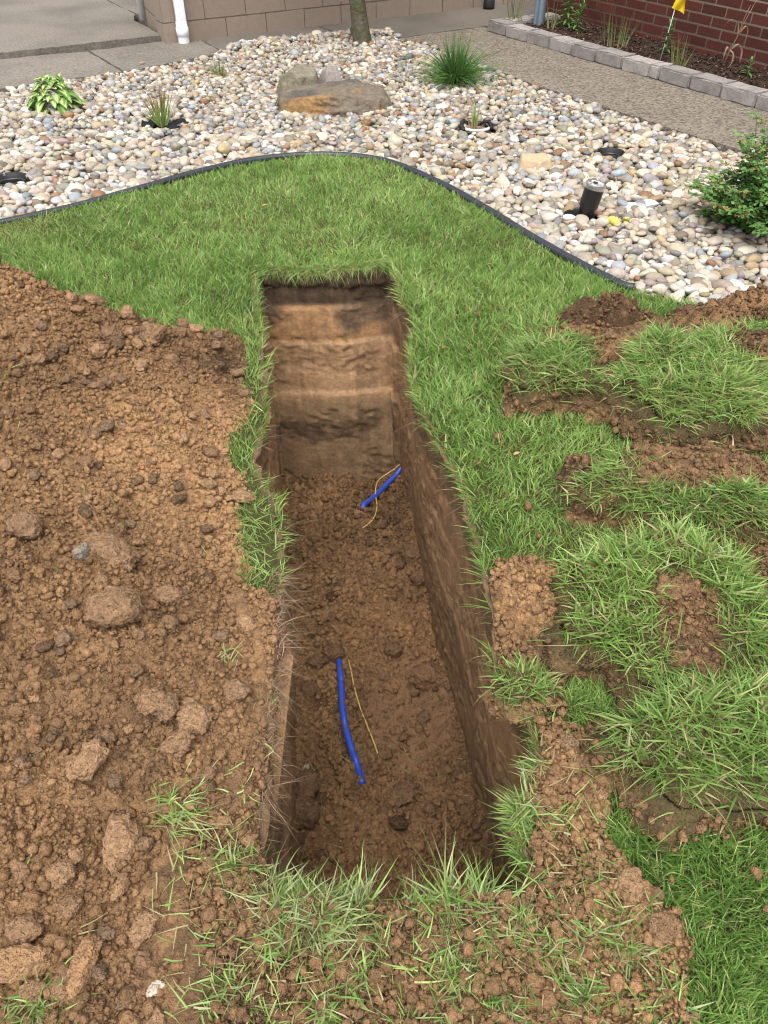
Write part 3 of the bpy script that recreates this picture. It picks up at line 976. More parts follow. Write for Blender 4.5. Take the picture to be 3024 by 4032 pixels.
WELLS = [(1.394, 4.99, 0.115), (1.02, 3.99, 0.10), (0.612, 5.50, 0.16), (-1.46, 5.57, 0.14), (-2.13, 4.52, 0.12), (-0.184, 7.93, 0.10)]
def bed_z(x, y):
    """how high the bed of stones lies: a little mound towards the tree"""
    return -0.052 + 0.035 * np.exp(-(((x + 0.5) / 0.9) ** 2 + ((y - 7.9) / 0.8) ** 2)) + 0.010 * fbm2(x * 2.0, y * 2.0, 2, 301)
def make_stones():
    P_, S_, C_, I_, lay_ = [], [], [], [], []
    for layer, (sp, zoff) in enumerate(((0.050, 0.000), (0.046, 0.018), (0.055, 0.036))):
        gx, gy = np.meshgrid(np.arange(-4.2, 3.6, sp), np.arange(1.9, 8.6, sp * 0.866))
        gx = gx + (np.arange(gx.shape[0]) % 2)[:, None] * sp * 0.5
        x = gx.ravel() + rng.uniform(-0.45, 0.45, gx.size) * sp
        y = gy.ravel() + rng.uniform(-0.45, 0.45, gx.size) * sp
        keep = inpoly(x, y, BED) & (dpoly(x, y, EDGE, False) > 0.028)
        db = dpoly(x, y, BEDF, False)
        keep &= (db > 0.03) | ((x > -1.45) & (x < 0.15) & (rng.random(x.size) < 0.85))
        keep &= ~inpoly(x, y, BOULDER_FOOT)
        for wx, wy, wr in WELLS:
            keep &= np.hypot(x - wx, y - wy) > wr * 0.96
        pts = np.column_stack([x, y, np.zeros(x.size)])
        fr, _ = in_frame(pts, 0.12)
        keep &= fr
        x, y = x[keep], y[keep]
        a = rng.lognormal(math.log(0.0240), 0.26, x.size).clip(0.013, 0.041)
        sc = np.column_stack([a * rng.uniform(1.0, 1.3, x.size), a * rng.uniform(0.72, 1.0, x.size), a * rng.uniform(0.42, 0.78, x.size)])
        spill = (dpoly(x, y, BEDF, False) < 0.05) & (x > -1.45) & (x < 0.15)
        z = bed_z(x, y) + zoff + rng.uniform(-0.006, 0.008, x.size) + np.where(spill, 0.02, 0)
        ci = rng.choice(len(PAL), x.size, p=PW / PW.sum())
        c = PALC[ci] * rng.uniform(0.72, 1.24, (x.size, 1)) * rng.uniform(0.95, 1.05, (x.size, 3))
        P_.append(np.column_stack([x, y, z])); S_.append(sc); C_.append(c); I_.append(ci); lay_.append(np.full(x.size, layer))
    # some stones spilled over the slab edge below the wall
    n = 420
    x = rng.uniform(-1.35, 0.08, n)
    yb = np.interp(x, [p[0] for p in BEDF[:9]], [p[1] for p in BEDF[:9]])
    y = yb + np.abs(rng.normal(0, 0.055, n))
    a = rng.lognormal(math.log(0.026), 0.25, n)
    P_.append(np.column_stack([x, y, 0.012 + rng.uniform(0, 0.02, n)]))
    S_.append(np.column_stack([a * 1.15, a * 0.85, a * 0.55]))
    ci = rng.choice(len(PAL), n, p=PW / PW.sum()); I_.append(ci)
    C_.append(PALC[ci] * rng.uniform(0.75, 1.15, (n, 1))); lay_.append(np.full(n, 2))
    P, S, C, I, L = map(np.concatenate, (P_, S_, C_, I_, lay_))
    Rm = rotmats(len(P), 0.33, rng)
    # yellow marking paint sprayed over a few stones
    dy = np.hypot((P[:, 0] - 1.213) * 0.8, (P[:, 1] - 3.90) * 1.6)
    yel = (dy < 0.055) & (L > 0)
    C = np.where(yel[:, None], C * 0.45 + 0.55 * np.array([[0.78, 0.66, 0.05]]) * rng.uniform(0.5, 1.2, (len(P), 1)), C)
    # the 300 that show largest become objects of their own
    fr, dep = in_frame(P, -0.01)
    size = S[:, 0] * S[:, 1] / dep ** 2
    score = np.where(fr & (L >= 1), size * np.where(L == 2, 1.0, 0.62), 0)
    big = np.argsort(-score)[:300]
    is_big = np.zeros(len(P), bool)
    is_big[big] = True
    shapes = [rock_shape(1, 400 + k, 7, 0.42, 0.10, 1.3) for k in range(14)]
    rest = ~is_big
    var = rng.integers(0, 14, len(P))
    deep = rest & ((L == 0) | (P[:, 1] > 5.4))
    rest &= ~deep
    low = [rock_shape(0, 400 + k, 7, 0.35, 0.08, 1.3) for k in range(14)]
    me = scatter_mesh('river_stones', P[rest], S[rest], Rm[rest], var[rest], shapes, C[rest], True)
    tag(link('river_stones_deep', scatter_mesh('river_stones_deep', P[deep], S[deep] * 1.08, Rm[deep], var[deep], low, C[deep], True), M_STONE), 'far and lower river stones of the landscape bed', 'gravel', kind='stuff')
    tag(link('river_stones', me, M_STONE), 'mixed beige and grey river stones filling the landscape bed', 'gravel', kind='stuff')
    fine = []
    for k in range(14):
        V, T = rock_shape(2, 400 + k, 7, 0.42, 0.10, 1.3)
        me = build_mesh('river_stone', V, T, None, True)
        me.materials.append(M_STONE1)
        fine.append(me)
    for i in big:
        o = link('river_stone', fine[var[i]])
        o.matrix_world = Matrix.LocRotScale(Vector(P[i]), Matrix(Rm[i].tolist()).to_quaternion(), Vector(S[i]))
        o.color = (*C[i], 1)
        nm = PAL[I[i]][0]
        if yel[i]:
            tag(o, 'river stone sprayed with yellow marking paint beside the black tumbler', 'stone', 'yellow painted river stones')
        else:
            x, y = P[i][0], P[i][1]
            if math.hypot(x - 1.03, y - 3.97) < 0.35:
                where = 'close to the black tumbler'
            elif math.hypot(x - 1.86, y - 3.8) < 0.55:
                where = 'at the foot of the green shrub'
            elif math.hypot(x - 0.885, y - 4.72) < 0.4:
                where = 'near the flat tan stone'
            elif dpoly(np.array([x]), np.array([y]), EDGE, False)[0] < 0.16:
                where = 'lying along the black edging' if x < 1.05 else 'bordering the soil mound'
            else:
                where = 'in the open bed between edging and shrub' if x > 0.9 else 'in the bed left of the tumbler'
            big_ = 'large' if S[i][0] > 0.036 else ('flat' if S[i][2] < 0.55 * S[i][1] else 'rounded')
            tag(o, f'{big_} {nm} river stone {where}', 'stone', f'{nm} river stones {where}')
make_stones()

# black tube edging between lawn and stones
def spline(pts, n):
    pts = np.asarray(pts, float)
    out = []
    P = np.concatenate([[2 * pts[0] - pts[1]], pts, [2 * pts[-1] - pts[-2]]])
    for i in range(1, len(P) - 2):
        for t in np.linspace(0, 1, n, endpoint=False):
            out.append(0.5 * ((2 * P[i]) + (-P[i - 1] + P[i + 1]) * t + (2 * P[i - 1] - 5 * P[i] + 4 * P[i + 1] - P[i + 2]) * t ** 2 + (-P[i - 1] + 3 * P[i] - 3 * P[i + 1] + P[i + 2]) * t ** 3))
    out.append(P[-2])
    return np.array(out)
M_EDGING = mat('edging_plastic', base=(0.022, 0.026, 0.034), rough=0.42, spec=0.5, noise=0.2, nscale=60)
ep = spline([(x, y, 0.006 + 0.004 * math.sin(x * 5)) for x, y in EDGE[:15] + [(1.075, 3.105)]], 8)
edging = MB().tube(ep, 0.0195, 10).build('lawn_edging', M_EDGING, None, True)
tag(edging, 'black tube lawn edging curving between grass and river stones', 'edging')
mb = MB()
strip = np.array([(p[0], p[1], 0.0) for p in ep])
Vs = np.concatenate([strip + [0, 0.004, -0.005], strip + [0, 0.004, -0.09]])
k = len(strip)
mb.add(Vs, Q=[(i, i + 1, k + i + 1, k + i) for i in range(k - 1)])
mb.build('stake_fin', M_EDGING, edging)

# ================================================================== SPOIL HEAP
def make_heap():
    xs, ys = np.concatenate([np.arange(-2.4, -1.5, 0.02), np.arange(-1.5, -0.22, 0.0062)]), np.concatenate([np.arange(0.2, 2.2, 0.0062), np.arange(2.2, 3.1, 0.009)])
    X, Y = np.meshgrid(xs, ys)
    hz = heap_z(X, Y)
    dz, i1, i2 = heap_detail(X, Y)
    Z = hz + dz * sstep(-0.02, 0.05, hz) - 0.014
    # orange subsoil low on the slope, dark topsoil along the back and crest
    bias = 0.10 - 0.42 * sstep(2.0, 2.6, Y) - 0.18 * sstep(-0.9, -1.4, X) * sstep(1.6, 2.2, Y) + 0.10 * sstep(1.9, 1.3, Y) - 0.22 * sstep(-0.46, -0.36, X) * sstep(1.0, 0.6, Y)
    C = soil_colour(X, Y, i1, i2, bias)
    idx = np.arange(X.size).reshape(X.shape)
    q = np.stack([idx[:-1, :-1], idx[:-1, 1:], idx[1:, 1:], idx[1:, :-1]], -1).reshape(-1, 4)
    q = q[hz.ravel()[q].max(1) > -0.03]
    used = np.unique(q)
    rm = np.full(X.size, -1)
    rm[used] = np.arange(len(used))
    V = np.stack([X, Y, np.maximum(Z, -0.03)], -1).reshape(-1, 3)[used]
    heap = link('spoil_heap', build_mesh('spoil_heap', V, None, rm[q], True, C.reshape(-1, 3)[used]), M_SOIL)
    tag(heap, 'large heap of loose orange brown soil left of the trench', 'soil heap')
    return heap
heap = make_heap()

# ------------------------------------------------------------------ crumbs: far too many to count
def make_crumbs():
    P, A = [], []
    n = 340000
    x, y = rng.uniform(-1.75, -0.25, n), rng.uniform(0.2, 2.9, n)
    hz = heap_z(x, y)
    dens = 0.35 + 0.65 * sstep(-0.2, 0.3, fbm2(x * 3, y * 3, 2, 501))
    k = (hz > -0.01) & (rng.random(n) < dens * 0.95)
    P.append(np.column_stack([x[k], y[k], heap_surface(x[k], y[k])])); A.append(np.zeros(k.sum()))
    n = 110000
    x, y = rng.uniform(-0.6, 0.7, n), rng.uniform(0.3, 1.55, n)
    x[:14000], y[:14000] = rng.uniform(0.4, 1.6, 14000), rng.uniform(1.2, 3.0, 14000)
    ok = soil_mask(x, y) & ~in_rim(x, y) & (drim(x, y) > 0.012) & (heap_z(x, y) < 0.0)
    k = ok & (rng.random(n) < 0.9)
    z = ground_z(x[k], y[k])[0] + 0.008 + 0.010 * lumps(x[k], y[k], 0.055, 23, 0.5)[0]
    P.append(np.column_stack([x[k], y[k], z])); A.append(np.zeros(k.sum()))
    n = 55000
    x, y = rng.uniform(-0.6, 0.5, n), rng.uniform(0.65, 3.25, n)
    fp = [tuple(p) for p in floor_line(np.array(RIM))]
    sm = np.hypot((x - 0.10) * 1.3, (y - 1.75) * 0.8) < 0.22
    k = inpoly(x, y, fp) & (rng.random(n) < np.where(sm, 0.25, 0.9))
    P.append(np.column_stack([x[k], y[k], floor_z(x[k], y[k])])); A.append(np.full(k.sum(), -0.02))
    # a thin fringe of crumbs fallen on the grass beside the bare ground
    n = 2500
    x, y = rng.uniform(0.2, 0.9, n), rng.uniform(0.3, 2.9, n)
    k = ~in_rim(x, y) & (drim(x, y) > 0.02) & (rng.random(n) < 0.25)
    P.append(np.column_stack([x[k], y[k], np.full(k.sum(), 0.008)])); A.append(np.zeros(k.sum()))
    for e, bias in EXTRA:
        P.append(e)
        A.append(np.full(len(e), bias))
    P, A = np.concatenate(P), np.concatenate(A)
    fr, dep = in_frame(P, 0.05)
    P, A, dep = P[fr], A[fr], dep[fr]
    r = (rng.lognormal(math.log(0.0034), 0.52, len(P))).clip(0.0020, 0.014) * np.where(P[:, 2] < -0.5, 1.2, 0.9)
    k = r / dep > 0.00118
    P, A, r = P[k], A[k], r[k]
    P[:, 2] += r * 0.35
    S = np.column_stack([r * rng.uniform(0.9, 1.35, len(r)), r * rng.uniform(0.75, 1.1, len(r)), r * rng.uniform(0.65, 1.0, len(r))])
    c = soil_colour(P[:, 0], P[:, 1], None, rng.uniform(0.15, 1.0, len(P)), 0.08 + A - 0.35 * sstep(2.0, 2.6, P[:, 1]) * (P[:, 0] < -0.4))
    big, mid = r > 0.0115, (r > 0.0056) & (r <= 0.0115)
    sh2 = [rock_shape(1, 600 + s, 6, 0.8, 0.30, 2.0) for s in range(8)]
    sh1 = [rock_shape(0, 640 + s, 6, 0.9, 0.35, 2.0) for s in range(8)]
    sh0 = OCT
    Rm = rotmats(len(P), 0.9, rng)
    var = rng.integers(0, 8, len(P))
    for nm, k, sh, lab in (('soil_crumbs', ~big & ~mid, sh0, 'fine brown soil crumbs scattered over heap, trench floor and lawn'), ('soil_grains', mid, sh1, 'pea sized brown soil grains scattered over heap, trench floor and lawn'), ('soil_lumps', big, sh2, 'small brown soil lumps scattered over heap, trench floor and lawn')):
        tag(link(nm, scatter_mesh(nm, P[k], S[k], Rm[k], var[k], sh, c[k], False), M_SOIL), lab, 'soil', kind='stuff')
EXTRA = []

# ------------------------------------------------------------------ clods one can pick up
CL_MESH = []
for s in range(14):
    V, T = rock_shape(3, 700 + s, 10, 0.48, 0.26, 2.0, 0.13)
    V = V * (1 + 0.10 * noise3(V[:, 0] * 13, V[:, 1] * 14, V[:, 2] * 14, s))[:, None]
    me = build_mesh('soil_clod', V, T, None, True)
    me.materials.append(M_CLOD)
    CL_MESH.append(me)
CL_SMALL = []
for s in range(12):
    V, T = rock_shape(2, 740 + s, 10, 0.6, 0.30, 2.2, 0.14)
    me = build_mesh('soil_clod', V, T, None, True)
    me.materials.append(M_CLOD)
    CL_SMALL.append(me)
def shade(c, k):
    return [q * k for q in c]
def surf(x, y):
    x1, y1 = np.array([x]), np.array([y])
    fp = in_rim(x1, y1)[0]
    if fp:
        return float(floor_z(x1, y1)[0])
    h = float(heap_surface(x1, y1)[0]) if heap_z(x1, y1)[0] > 0 else -1
    return max(h, float(ground_z(x1, y1)[0][0]))
def clod(x, y, sx, sy, sz, rz, colr, label=None, group=None, mesh=None, z=None, sink=0.3, cat='clod', name='soil_clod'):
    zz = surf(x, y) if z is None else z
    o = link(name, mesh or random.choice(CL_MESH))
    o.location = (x, y, zz + sz * (1 - 2 * sink))
    o.scale = (sx, sy, sz)
    o.rotation_euler = (random.uniform(-.35, .35), random.uniform(-.35, .35), rz)
    o.color = (*colr, 1)
    tag(o, label, cat, group)
    return o
def floor_label(x, y):
    end = 'far' if y > 2.3 else ('middle' if y > 1.4 else 'near')
    side = 'left' if x < np.interp(y, [0.6, 3.28], [0.0, -0.25]) else 'right'
    t = f'on the {end} trench floor towards the {side} wall'
    return f'small brown soil clod {t}', f'small clods {t}'
def hp(X, Y):
    """move a flat-ground sighting up onto the heap along the same line of sight"""
    t = 1.0
    for _ in range(40):
        z = max(0.0, float(heap_z(np.array([X * t]), np.array([Y * t]))[0]))
        t = 0.6 * t + 0.4 * (1 - z / 1.5)
    return X * t, Y * t
O_, Mm, Dd, G_ = (0.315, 0.192, 0.108), (0.225, 0.136, 0.078), (0.135, 0.084, 0.050), (0.190, 0.124, 0.076)
BIG = [(-0.520, 0.698, .046, .066, .040, 0.2, O_, 'largest squarish tan soil clod low on the heap beside a grass wisp'),
       (-0.633, 0.861, .038, .055, .030, -0.5, O_, 'long pointed orange clod on the heap left of the trench'),
       (-0.528, 1.012, .044, .036, .030, 0.3, Mm, 'leftmost of three brown clods bunched mid heap'),
       (-0.487, 0.994, .030, .046, .030, 0.1, G_, 'dark middle clod of three bunched mid heap'),
       (-0.419, 0.964, .048, .046, .034, 0.7, O_, 'rightmost crumbly clod of three bunched mid heap'),
       (-0.450, 0.900, .050, .035, .030, 0.4, Mm, 'broad brown clod just below the bunch of three'),
       (-0.690, 1.290, .085, .090, .050, 0.5, Mm, 'large rounded root-laced lump in the middle of the heap'),
       (-0.777, 1.500, .10, .075, .050, -0.3, Mm, 'big brown lump holding a grey pebble on the heap'),
       (-0.345, 1.243, .034, .036, .030, 0.1, (0.40, 0.24, 0.135), 'pale orange rounded clod at the trench edge'),
       (-0.345, 1.043, .048, .030, .026, -0.1, G_, 'flat grey brown clod on the left trench lip'),
       (-0.499, 0.607, .016, .033, .016, -0.2, O_, 'small upright orange clod below the largest clod'),
       (-0.439, 0.537, .026, .044, .020, -0.4, O_, 'smooth tapered clod near the bottom of the heap'),
       (-0.621, 0.633, .034, .034, .026, 0.0, O_, 'round crumbly clod left of the largest clod'),
       (-0.698, 0.637, .024, .030, .022, 0.3, Mm, 'small brown clod at the left edge of the picture'),
       (-0.583, 0.574, .026, .032, .020, 0.2, Mm, 'egg shaped brown clod above the long orange clod'),
       (-0.660, 0.535, .040, .034, .024, 0.4, Mm, 'pitted brown clod in the lower left corner'),
       (-0.530, 0.470, .026, .074, .030, -0.2, (0.36, 0.20, 0.10), 'longest orange clod lying in the lower left corner'),
       (-0.653, 0.476, .070, .042, .030, 0.2, (0.36, 0.21, 0.105), 'wide streaky orange clod in the lower left corner'),
       (-0.600, 0.432, .030, .020, .018, 0.1, Mm, 'brown clod just above the lower left grass tuft'),
       (-0.555, 0.432, .022, .028, .016, 0.0, Mm, 'small brown clod beside the longest orange clod'),
       (-1.063, 2.679, .055, .045, .045, 0.4, Dd, 'dark brown clod high on the heap near the lawn'),
       (-0.900, 2.679, .060, .050, .045, 0.9, Mm, 'brown clod beside the dark one high on the heap'),
       (-1.20, 2.95, .070, .045, .040, 0.1, Dd, 'dark lump on the rear crest of the heap'),
       (-0.415, 1.73, .045, .026, .022, 0.1, O_, 'flat orange clod on the left lip of the trench'),
       (-0.62, 2.20, .026, .026, .022, 0.1, G_, 'greyish round clod on the upper heap slope'),
       (-0.75, 2.26, .050, .022, .020, -0.5, (0.34, 0.22, 0.09), 'elongated ochre clod on the upper heap slope'),
       (-1.009, 1.58, .050, .045, .035, 0.3, G_, 'grey brown clod by the left edge of the picture'),
       (-0.564, 1.335, .040, .036, .030, 0.3, Mm, 'brown clod right of the root-laced lump')]
for X, Y, a, b, c, rz, cc, lab in BIG:
    x, y = hp(X, Y)
    clod(x, y, a * 0.80, b * 0.80, c * 0.80, rz, [0.5 * q + 0.5 * w for q, w in zip(cc, O_)], lab)
FL = [(0.183, 1.904, .070, .055, .050, 0.2, (0.27, 0.155, 0.085), 'largest tan clod on the trench floor by the right wall'),
      (0.123, 1.840, .022, .018, .016, 0.2, Mm, 'small clod left of the largest clod on the trench floor'),
      (0.156, 1.730, .034, .026, .022, 0.6, Mm, 'brown clod in front of the largest clod on the trench floor'),
      (-0.215, 2.045, .045, .042, .042, 0.2, Mm, 'round clod at the upper end of the near blue pipe'),
      (-0.286, 1.295, .060, .050, .045, 0.2, Mm, 'big rounded clod against the left trench wall'),
      (-0.284, 1.400, .058, .052, .040, 0.9, Mm, 'rounded clod behind the big one at the left trench wall'),
      (0.160, 2.384, .045, .038, .034, 0.3, Mm, 'clod at the foot of the right trench wall'),
      (0.135, 2.546, .048, .044, .038, 0.1, Mm, 'rearmost big clod at the foot of the right trench wall'),
      (-0.290, 1.990, .036, .030, .028, 0.4, Mm, 'clod left of the near blue pipe end'),
      (-0.300, 1.838, .042, .036, .030, 0.7, Mm, 'round brown clod left of the near blue pipe'),
      (0.041, 2.052, .040, .034, .030, 0.2, Mm, 'brown clod on the trench floor right of the yellow wire'),
      (-0.024, 3.180, .036, .030, .026, 0.3, Mm, 'clod under the far blue pipe by the end wall'),
      (0.001, 1.568, .034, .022, .020, 0.3, Mm, 'small clod at the lower end of the yellow wire'),
      (0.06, 1.40, .060, .050, .022, 0.1, Mm, 'flat broad clod at the near end of the trench floor')]
for X, Y, a, b, c, rz, cc, lab in FL:
    clod(X, Y, a, b, c, rz, cc, lab, sink=0.22, z=float(floor_z(np.array([X]), np.array([Y]))[0]))
clod(-0.293, 1.491, .016, .014, .012, 0, (0.42, 0.38, 0.33), 'pale pebble on the trench floor by the left wall', cat='pebble', name='pebble', z=float(floor_z(np.array([-0.293]), np.array([1.491]))[0]))
for X, Y, s, lab in ((-0.40, 0.437, .013, 'white pebble on bare soil near the bottom of the heap'), (-0.615, 0.52, .012, 'small pale pebble beside the longest orange clod')):
    x, y = hp(X, Y)
    clod(x, y, s * 1.3, s, s * .7, 0.3, (0.58, 0.48, 0.38), lab, cat='pebble', name='pebble')
xx, yy = hp(-0.80, 1.45)
clod(xx, yy, .014, .026, .016, -.3, (0.30, 0.25, 0.19), 'grey oval pebble stuck in a lump on the heap', cat='pebble', name='pebble', z=surf(xx, yy) + 0.045)
RC = [(0.42, 1.40, .050, .040, .024, 0.2, (0.34, 0.19, 0.10), 'smooth orange clod on the bare patch beside the trench'),
      (0.36, 1.28, .060, .050, .022, 0.5, (0.36, 0.205, 0.105), 'broad pale orange clod on the bare patch beside the trench'),
      (0.47, 1.36, .040, .034, .030, 0.2, Dd, 'dark clod at the back of the bare patch beside the trench'),
      (0.40, 0.905, .024, .030, .022, 0.2, (0.24, 0.155, 0.09), 'rounded clod on the crumb path right of the trench'),
      (0.44, 0.85, .030, .022, .020, 0.2, Mm, 'brown clod where the crumb path meets the big turf clump'),
      (0.46, 0.60, .034, .028, .020, 0.8, O_, 'orange clod at the edge of the lower right lawn'),
      (0.50, 0.53, .036, .030, .022, 0.1, Mm, 'largest clod at the edge of the lower right lawn'),
      (0.44, 0.51, .022, .018, .014, 0.1, O_, 'small orange clod beside the largest at the lower right lawn'),
      (0.90, 2.85, .070, .050, .045, 0.1, Mm, 'brown clod lying on grass below the stone bed'),
      (0.80, 2.82, .050, .040, .035, 0.5, Dd, 'dark clod left of the one below the stone bed'),
      (1.00, 2.84, .045, .030, .030, 0.5, Mm, 'clod at the right of the row below the stone bed'),
      (0.64, 2.58, .050, .045, .035, 0.5, Mm, 'brown clod behind the small turf clump'),
      (0.56, 2.55, .036, .030, .028, 0.2, Mm, 'small clod left of the one behind the small turf clump'),
      (1.22, 2.80, .065, .055, .055, 0.2, Dd, 'dark lump beside the river stones'),
      (0.86, 2.60, .050, .045, .040, 1.0, Mm, 'brown lump between the two far turf clumps'),
      (0.57, 1.71, .040, .034, .024, 0.3, (0.2, 0.125, 0.085), 'flat brown clod left of the soil-topped turf slab'),
      (0.60, 1.83, .045, .040, .035, 0.3, Dd, 'dark clod behind the soil-topped turf slab')]
for X, Y, a, b, c, rz, cc, lab in RC:
    clod(X, Y, a, b, c, rz, cc, lab)
# ordinary clods of the heap, trench and path
n = 0
while n < 150:
    x, y = random.uniform(-1.5, -0.3), random.uniform(0.35, 2.6)
    if heap_z(np.array([x]), np.array([y]))[0] < 0.01 or not in_frame(np.array([[x, y, 0.1]]), 0)[0][0]:
        continue
    r = random.uniform(.010, .019) * (0.8 + 0.18 * y)
    cn, cc = random.choice((('orange', O_), ('orange', O_), ('brown', Mm), ('brown', Mm), ('dark', Dd), ('greyish', G_)))
    where = 'on the upper heap slope' if y > 1.9 else ('on the middle heap slope' if y > 1.1 else 'on the lower heap end')
    side = 'beside the trench lip' if x > x_left(y) - 0.22 else ('towards the left edge' if x < -0.3 - 0.42 * y - 0.15 else 'away from the trench')
    clod(x, y, r * random.uniform(1, 1.4), r, r * random.uniform(.65, .9), random.uniform(0, 6), shade(cc, random.uniform(.85, 1.12)), f'egg sized {cn} clod {where} {side}', f'{cn} clods {where} {side}', random.choice(CL_SMALL), sink=0.2)
    n += 1
n = 0
while n < 60:
    y = random.uniform(0.75, 3.1)
    x = random.uniform(-0.5, 0.4)
    l, r_ = np.interp(y, [0.6, 3.28], [-0.25, -0.56]), np.interp(y, [0.6, 3.28], [0.42, 0.08])
    if not l < x < r_ or (abs(x + 0.1) < 0.09 and 1.4 < y < 2.1):
        continue
    if random.random() > 0.3 and min(x - l, r_ - x) > 0.12:
        continue
    r = random.uniform(.012, .026)
    clod(x, y, r * 1.2, r, r * .8, random.uniform(0, 6), shade(random.choice((Mm, Mm, Dd)), random.uniform(.8, 1.1)), *floor_label(x, y), random.choice(CL_SMALL), sink=0.25, z=float(floor_z(np.array([x]), np.array([y]))[0]))
    n += 1
n = 0
while n < 50:
    x, y = random.uniform(0.2, 0.6), random.uniform(0.38, 1.0)
    if not soil_mask(np.array([x]), np.array([y]))[0] or in_rim(np.array([x]), np.array([y]))[0] or dpoly(np.array([x]), np.array([y]), RIM)[0] < 0.03:
        continue
    r = random.uniform(.007, .013)
    clod(x, y, r * 1.2, r, r * .8, random.uniform(0, 6), shade(random.choice((O_, Mm, O_)), random.uniform(.8, 1.15)), 'small orange brown clod among others on the crumb path', 'ordinary clods right of the trench', random.choice(CL_SMALL), sink=0.2)
    n += 1

# ================================================================== TURF
G1, G2, G3, GY, GS = np.array([0.205, 0.350, 0.070]), np.array([0.090, 0.195, 0.038]), np.array([0.345, 0.475, 0.140]), np.array([0.42, 0.45, 0.16]), np.array([0.50, 0.42, 0.24])
def grass_colour(x, y, n, rs, blue=0.0):
    t = fbm2(x * 3.3, y * 3.3, 4, 801, 0.7) * 1.0 + 0.12 + rs.normal(0, 0.45, n)
    c = mix(np.broadcast_to(G1, (n, 3)), G3, np.clip(t, 0, 1))
    c = mix(c, G2, np.clip(-t, 0, 1))
    c = mix(c, np.array([0.085, 0.20, 0.075]), np.clip(blue + 0.25 * rs.random(n), 0, 1) * 0.5)
    u = rs.random(n)
    yel = sstep(0.25, 0.7, fbm2(x * 1.6 + 9, y * 1.6, 3, 805))
    c = np.where((u < 0.05 + 0.10 * yel)[:, None], GY, c)
    c = np.where((u > 0.965 - 0.04 * yel)[:, None], GS, c)
    return c * rs.uniform(0.8, 1.2, (n, 1))

def lawn_density(x, y):
    d = np.ones(np.shape(x))
    d = np.where(inpoly(x, y, BED) | (dpoly(x, y, EDGE, False) < 0.014), 0, d)
    d = np.where(in_rim(x, y), 0, d)
    d = np.where(soil_mask(x, y), 0.0, d)
    d = np.where((heap_z(x, y) > 0.004) | ((x < -0.36) & (y < 0.9)), 0, d)
    # thin by the left lip near the camera
    d = np.where((x < 0) & (y < 1.30) & (y > 0.70), d * 0.12, d)
    d = np.where((y < 0.63) & (x < 0.24), d * 0.3, d)
    d = np.where((x < x_left(y)) & (x > x_left(y) - 0.12) & (y < 2.6), d * 0.45, d)
    # worn spots
    d = d * (1 - 0.75 * sstep(0.085, 0.03, np.hypot(x - 0.92, (y - 3.02) * 1.4)) - 0.0)
    d = d * (1 - 0.85 * sstep(0.06, 0.02, np.hypot(x - 0.33, y - 2.25)))
    t = np.zeros(np.shape(x))
    for tx, ty, tr in TUFTS:
        t = np.maximum(t, sstep(1.1, 0.5, np.hypot(x - tx, y - ty) / tr))
    far_enough = ~in_rim(x, y)
    d = np.maximum(d, np.where(far_enough, t * 0.22, 0))
    return np.clip(d, 0, 1)

